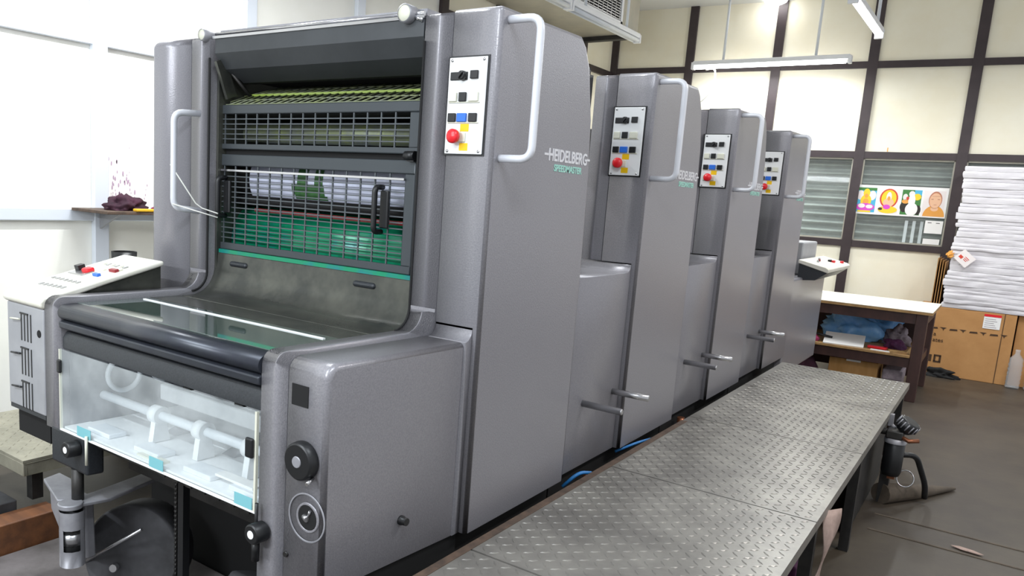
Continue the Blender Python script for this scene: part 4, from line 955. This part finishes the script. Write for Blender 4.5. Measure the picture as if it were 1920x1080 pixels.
local(p1, 'picture', [*mats4], ps)['label'] = 'picture of a golden figure seated on a pink flower'
p2 = MB(); x = -0.09
Rr(p2, x-0.082, x+0.082, -0.118, 0.115, 8, 0); E(p2, x, 0.02, 0.075, 0.09, 2, 1); E(p2, x, 0.02, 0.062, 0.078, 1, 2); E(p2, x, 0.03, 0.022, 0.05, 8, 3); E(p2, x, -0.02, 0.045, 0.04, 6, 4)
E(p2, x, -0.085, 0.08, 0.034, 1, 5); E(p2, x-0.06, -0.08, 0.018, 0.012, 7, 6); E(p2, x-0.01, -0.06, 0.03, 0.022, 3, 7); E(p2, x, 0.02, 0.012, 0.02, 5, 8)
local(p2, 'picture', [*mats4], ps)['label'] = 'picture of a pale seated figure inside a red and yellow halo'
p3 = MB(); x = 0.092
Rr(p3, x-0.078, x+0.078, -0.122, 0.108, 4, 0); Rr(p3, x+0.02, x+0.078, 0.06, 0.108, 0, 1); E(p3, x+0.045, 0.045, 0.03, 0.03, 1, 2); E(p3, x-0.05, -0.05, 0.035, 0.05, 7, 2); E(p3, x+0.06, -0.075, 0.025, 0.045, 7, 2); E(p3, x-0.045, 0.0, 0.03, 0.02, 5, 3)
E(p3, x, 0.07, 0.024, 0.028, 8, 4); E(p3, x+0.005, 0.01, 0.028, 0.06, 10, 5); E(p3, x+0.01, -0.07, 0.05, 0.06, 10, 6); E(p3, x-0.03, 0.03, 0.012, 0.016, 2, 7); E(p3, x-0.05, 0.04, 0.02, 0.03, 8, 3)
local(p3, 'picture', [*mats4], ps)['label'] = 'picture of a white-robed standing figure on dark green'
p4 = MB(); x = 0.272
Rr(p4, x-0.085, x+0.085, -0.128, 0.108, 8, 0); E(p4, x+0.01, -0.125, 0.085, 0.10, 5, 1, 0, 180); E(p4, x+0.01, 0.025, 0.052, 0.078, 9, 2); E(p4, x+0.01, 0.02, 0.046, 0.068, 6, 3); E(p4, x+0.01, -0.055, 0.03, 0.022, 6, 2)
for dx in (-0.02, 0.03): Rr(p4, x+dx-0.004, x+dx+0.014, 0.028, 0.034, 9, 4)
Rr(p4, x+0.0, x+0.024, -0.02, -0.016, 9, 5); Rr(p4, x-0.02, x+0.045, 0.058, 0.061, 9, 5)
local(p4, 'picture', [*mats4], ps)['label'] = 'pale orange portrait of a person in an orange robe'
nn = MB().box(-0.07, 0.07, -0.004, -0.002, -0.055, 0.062); no = thing('notice', wallpt(0.442, 0, 1.275), 'blank-looking white notice taped on the window under the orange portrait', 'notice'); no.rotation_euler = (0, 0, AW)
local(nn, 'notice_sheet', ['white'], no)
local(MB().box(-0.05, -0.02, -0.005, -0.0042, 0.04, 0.046).box(0.015, 0.045, -0.005, -0.0042, 0.038, 0.044), 'printed_line', ['p_dk'], no)
nn = MB().box(-0.065, 0.065, -0.004, -0.002, -0.025, 0.025); no2 = thing('notice', wallpt(0.44, 0, 1.145), 'small white strip of paper on the window below the white notice', 'notice'); no2.rotation_euler = (0, 0, AW)
local(nn, 'notice_sheet', ['white'], no2)
for i in range(3):  # added pale strips for the pale vertical streaks in the glass
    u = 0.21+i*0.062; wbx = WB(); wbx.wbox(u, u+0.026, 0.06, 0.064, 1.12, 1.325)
    tag(wbx.build('pale_strip', 'rodw'), ['left', 'middle', 'right'][i] + ' one of three pale strips behind the window glass below the poster', 'strip', 'pale strips behind the window')
tag(MB().box(-0.02, -0.012, 6.862, 6.866, 1.947, 1.985).build('incense_stick', 'p_or'), 'tiny orange stick standing on the dark rail above the window', 'stick')

# ------------------------------------------------------------------ shelf on the left wall
S = thing('wall_shelf', (-2.6, 0.75, 1.10), 'narrow dark shelf on the left wall behind the nearest tower', 'shelf')
MB().box(-2.745, -2.42, 0.45, 1.35, 1.122, 1.137).build('board', 'rust', S, bevel=0.002, seg=1)
for yy in (0.60, 1.2): MB().prism([(-2.745, 1.03), (-2.745, 1.122), (-2.55, 1.122)], yy, yy+0.012, axis='Y').build('bracket', 'deskside', S)
tag(blob((-2.56, 0.62, 1.138), (0.08, 0.10, 0.055), 41, 0.5, 4).build('purple_rag', 'maroon'), 'crumpled dark purple rag at the near end of the wall shelf', 'rag')
tag(blob((-2.56, 0.95, 1.138), (0.08, 0.14, 0.05), 43, 0.5, 4).build('pink_rag', 'pink'), 'pink rag on the wall shelf behind the dark purple one', 'rag')
tag(MB().box(-2.46, -2.425, 0.60, 1.1, 1.138, 1.152, rot=Matrix.Rotation(0.05, 3, 'Z')).build('yellow_tool', 'yel', bevel=0.004, seg=2), 'long yellow strip lying on the front of the wall shelf', 'strip')
sp = MB(); r2 = random.Random(5)
for i in range(70):
    y = 0.64+abs(r2.gauss(0, 0.12)); z = 1.17+abs(r2.gauss(0, 0.09)); rr = r2.uniform(0.002, 0.008)
    n_ = 8; sp.add([(-2.7785, y+rr*math.cos(2*PI*k/n_)*(0.6), z+rr*math.sin(2*PI*k/n_)*1.8) for k in range(n_)], [tuple(range(n_))])
tag(sp.build('ink_splatter', 'smudge', fix=False), 'purple ink splatter on the white wall above the wall shelf', 'stain', kind='stuff')
# white cabinet with black pots below the shelf
tag(MB().box(-2.74, -2.30, 0.42, 1.3, 0.0, 0.80).build('side_cabinet', 'wallw', bevel=0.005, seg=2), 'white cabinet against the left wall below the wall shelf', 'cabinet')
po = MB().lathe((-2.46, 0.56, 0.80), (0, 0, 1), [(0, 0), (0, 0.055), (0.14, 0.06), (0.14, 0.052), (0.02, 0.05)], 24)
tag(po.build('black_pot', 'blackp'), 'black round tin on the white cabinet behind the control desk', 'tin')
tag(MB().tube([(-2.40+0.06*math.cos(a*PI/12), 0.76+0.06*math.sin(a*PI/12)*0.4, 0.88+0.06*math.sin(a*PI/12)) for a in range(24)], 0.018, 10, closed=True).build('rubber_ring', 'blackp'), 'thick black rubber ring beside the black tin', 'ring')
tag(MB().lathe((-2.38, 0.45, 0.80), (0, 0, 1), [(0, 0), (0, 0.05), (0.03, 0.05), (0.035, 0)], 18).build('black_lid', 'blackp'), 'flat black lid in front of the black tin', 'disc')  # loose black lid lying by the tin
bpy.data.objects.remove(bc)
# wires tied to the left grab handle
tag(MB().tube([(-1.156, -0.094, 1.36), (-1.11, -0.03, 1.24), (-1.10, -0.012, 1.225), (-1.02, -0.012, 1.213)], 0.0022, 6).tube([(-1.15, -0.09, 1.235), (-1.02, -0.012, 1.20)], 0.0022, 6).build('tie_wire', 'cable'),
    'thin white wire tied from the left grab handle to the guard', 'wire')
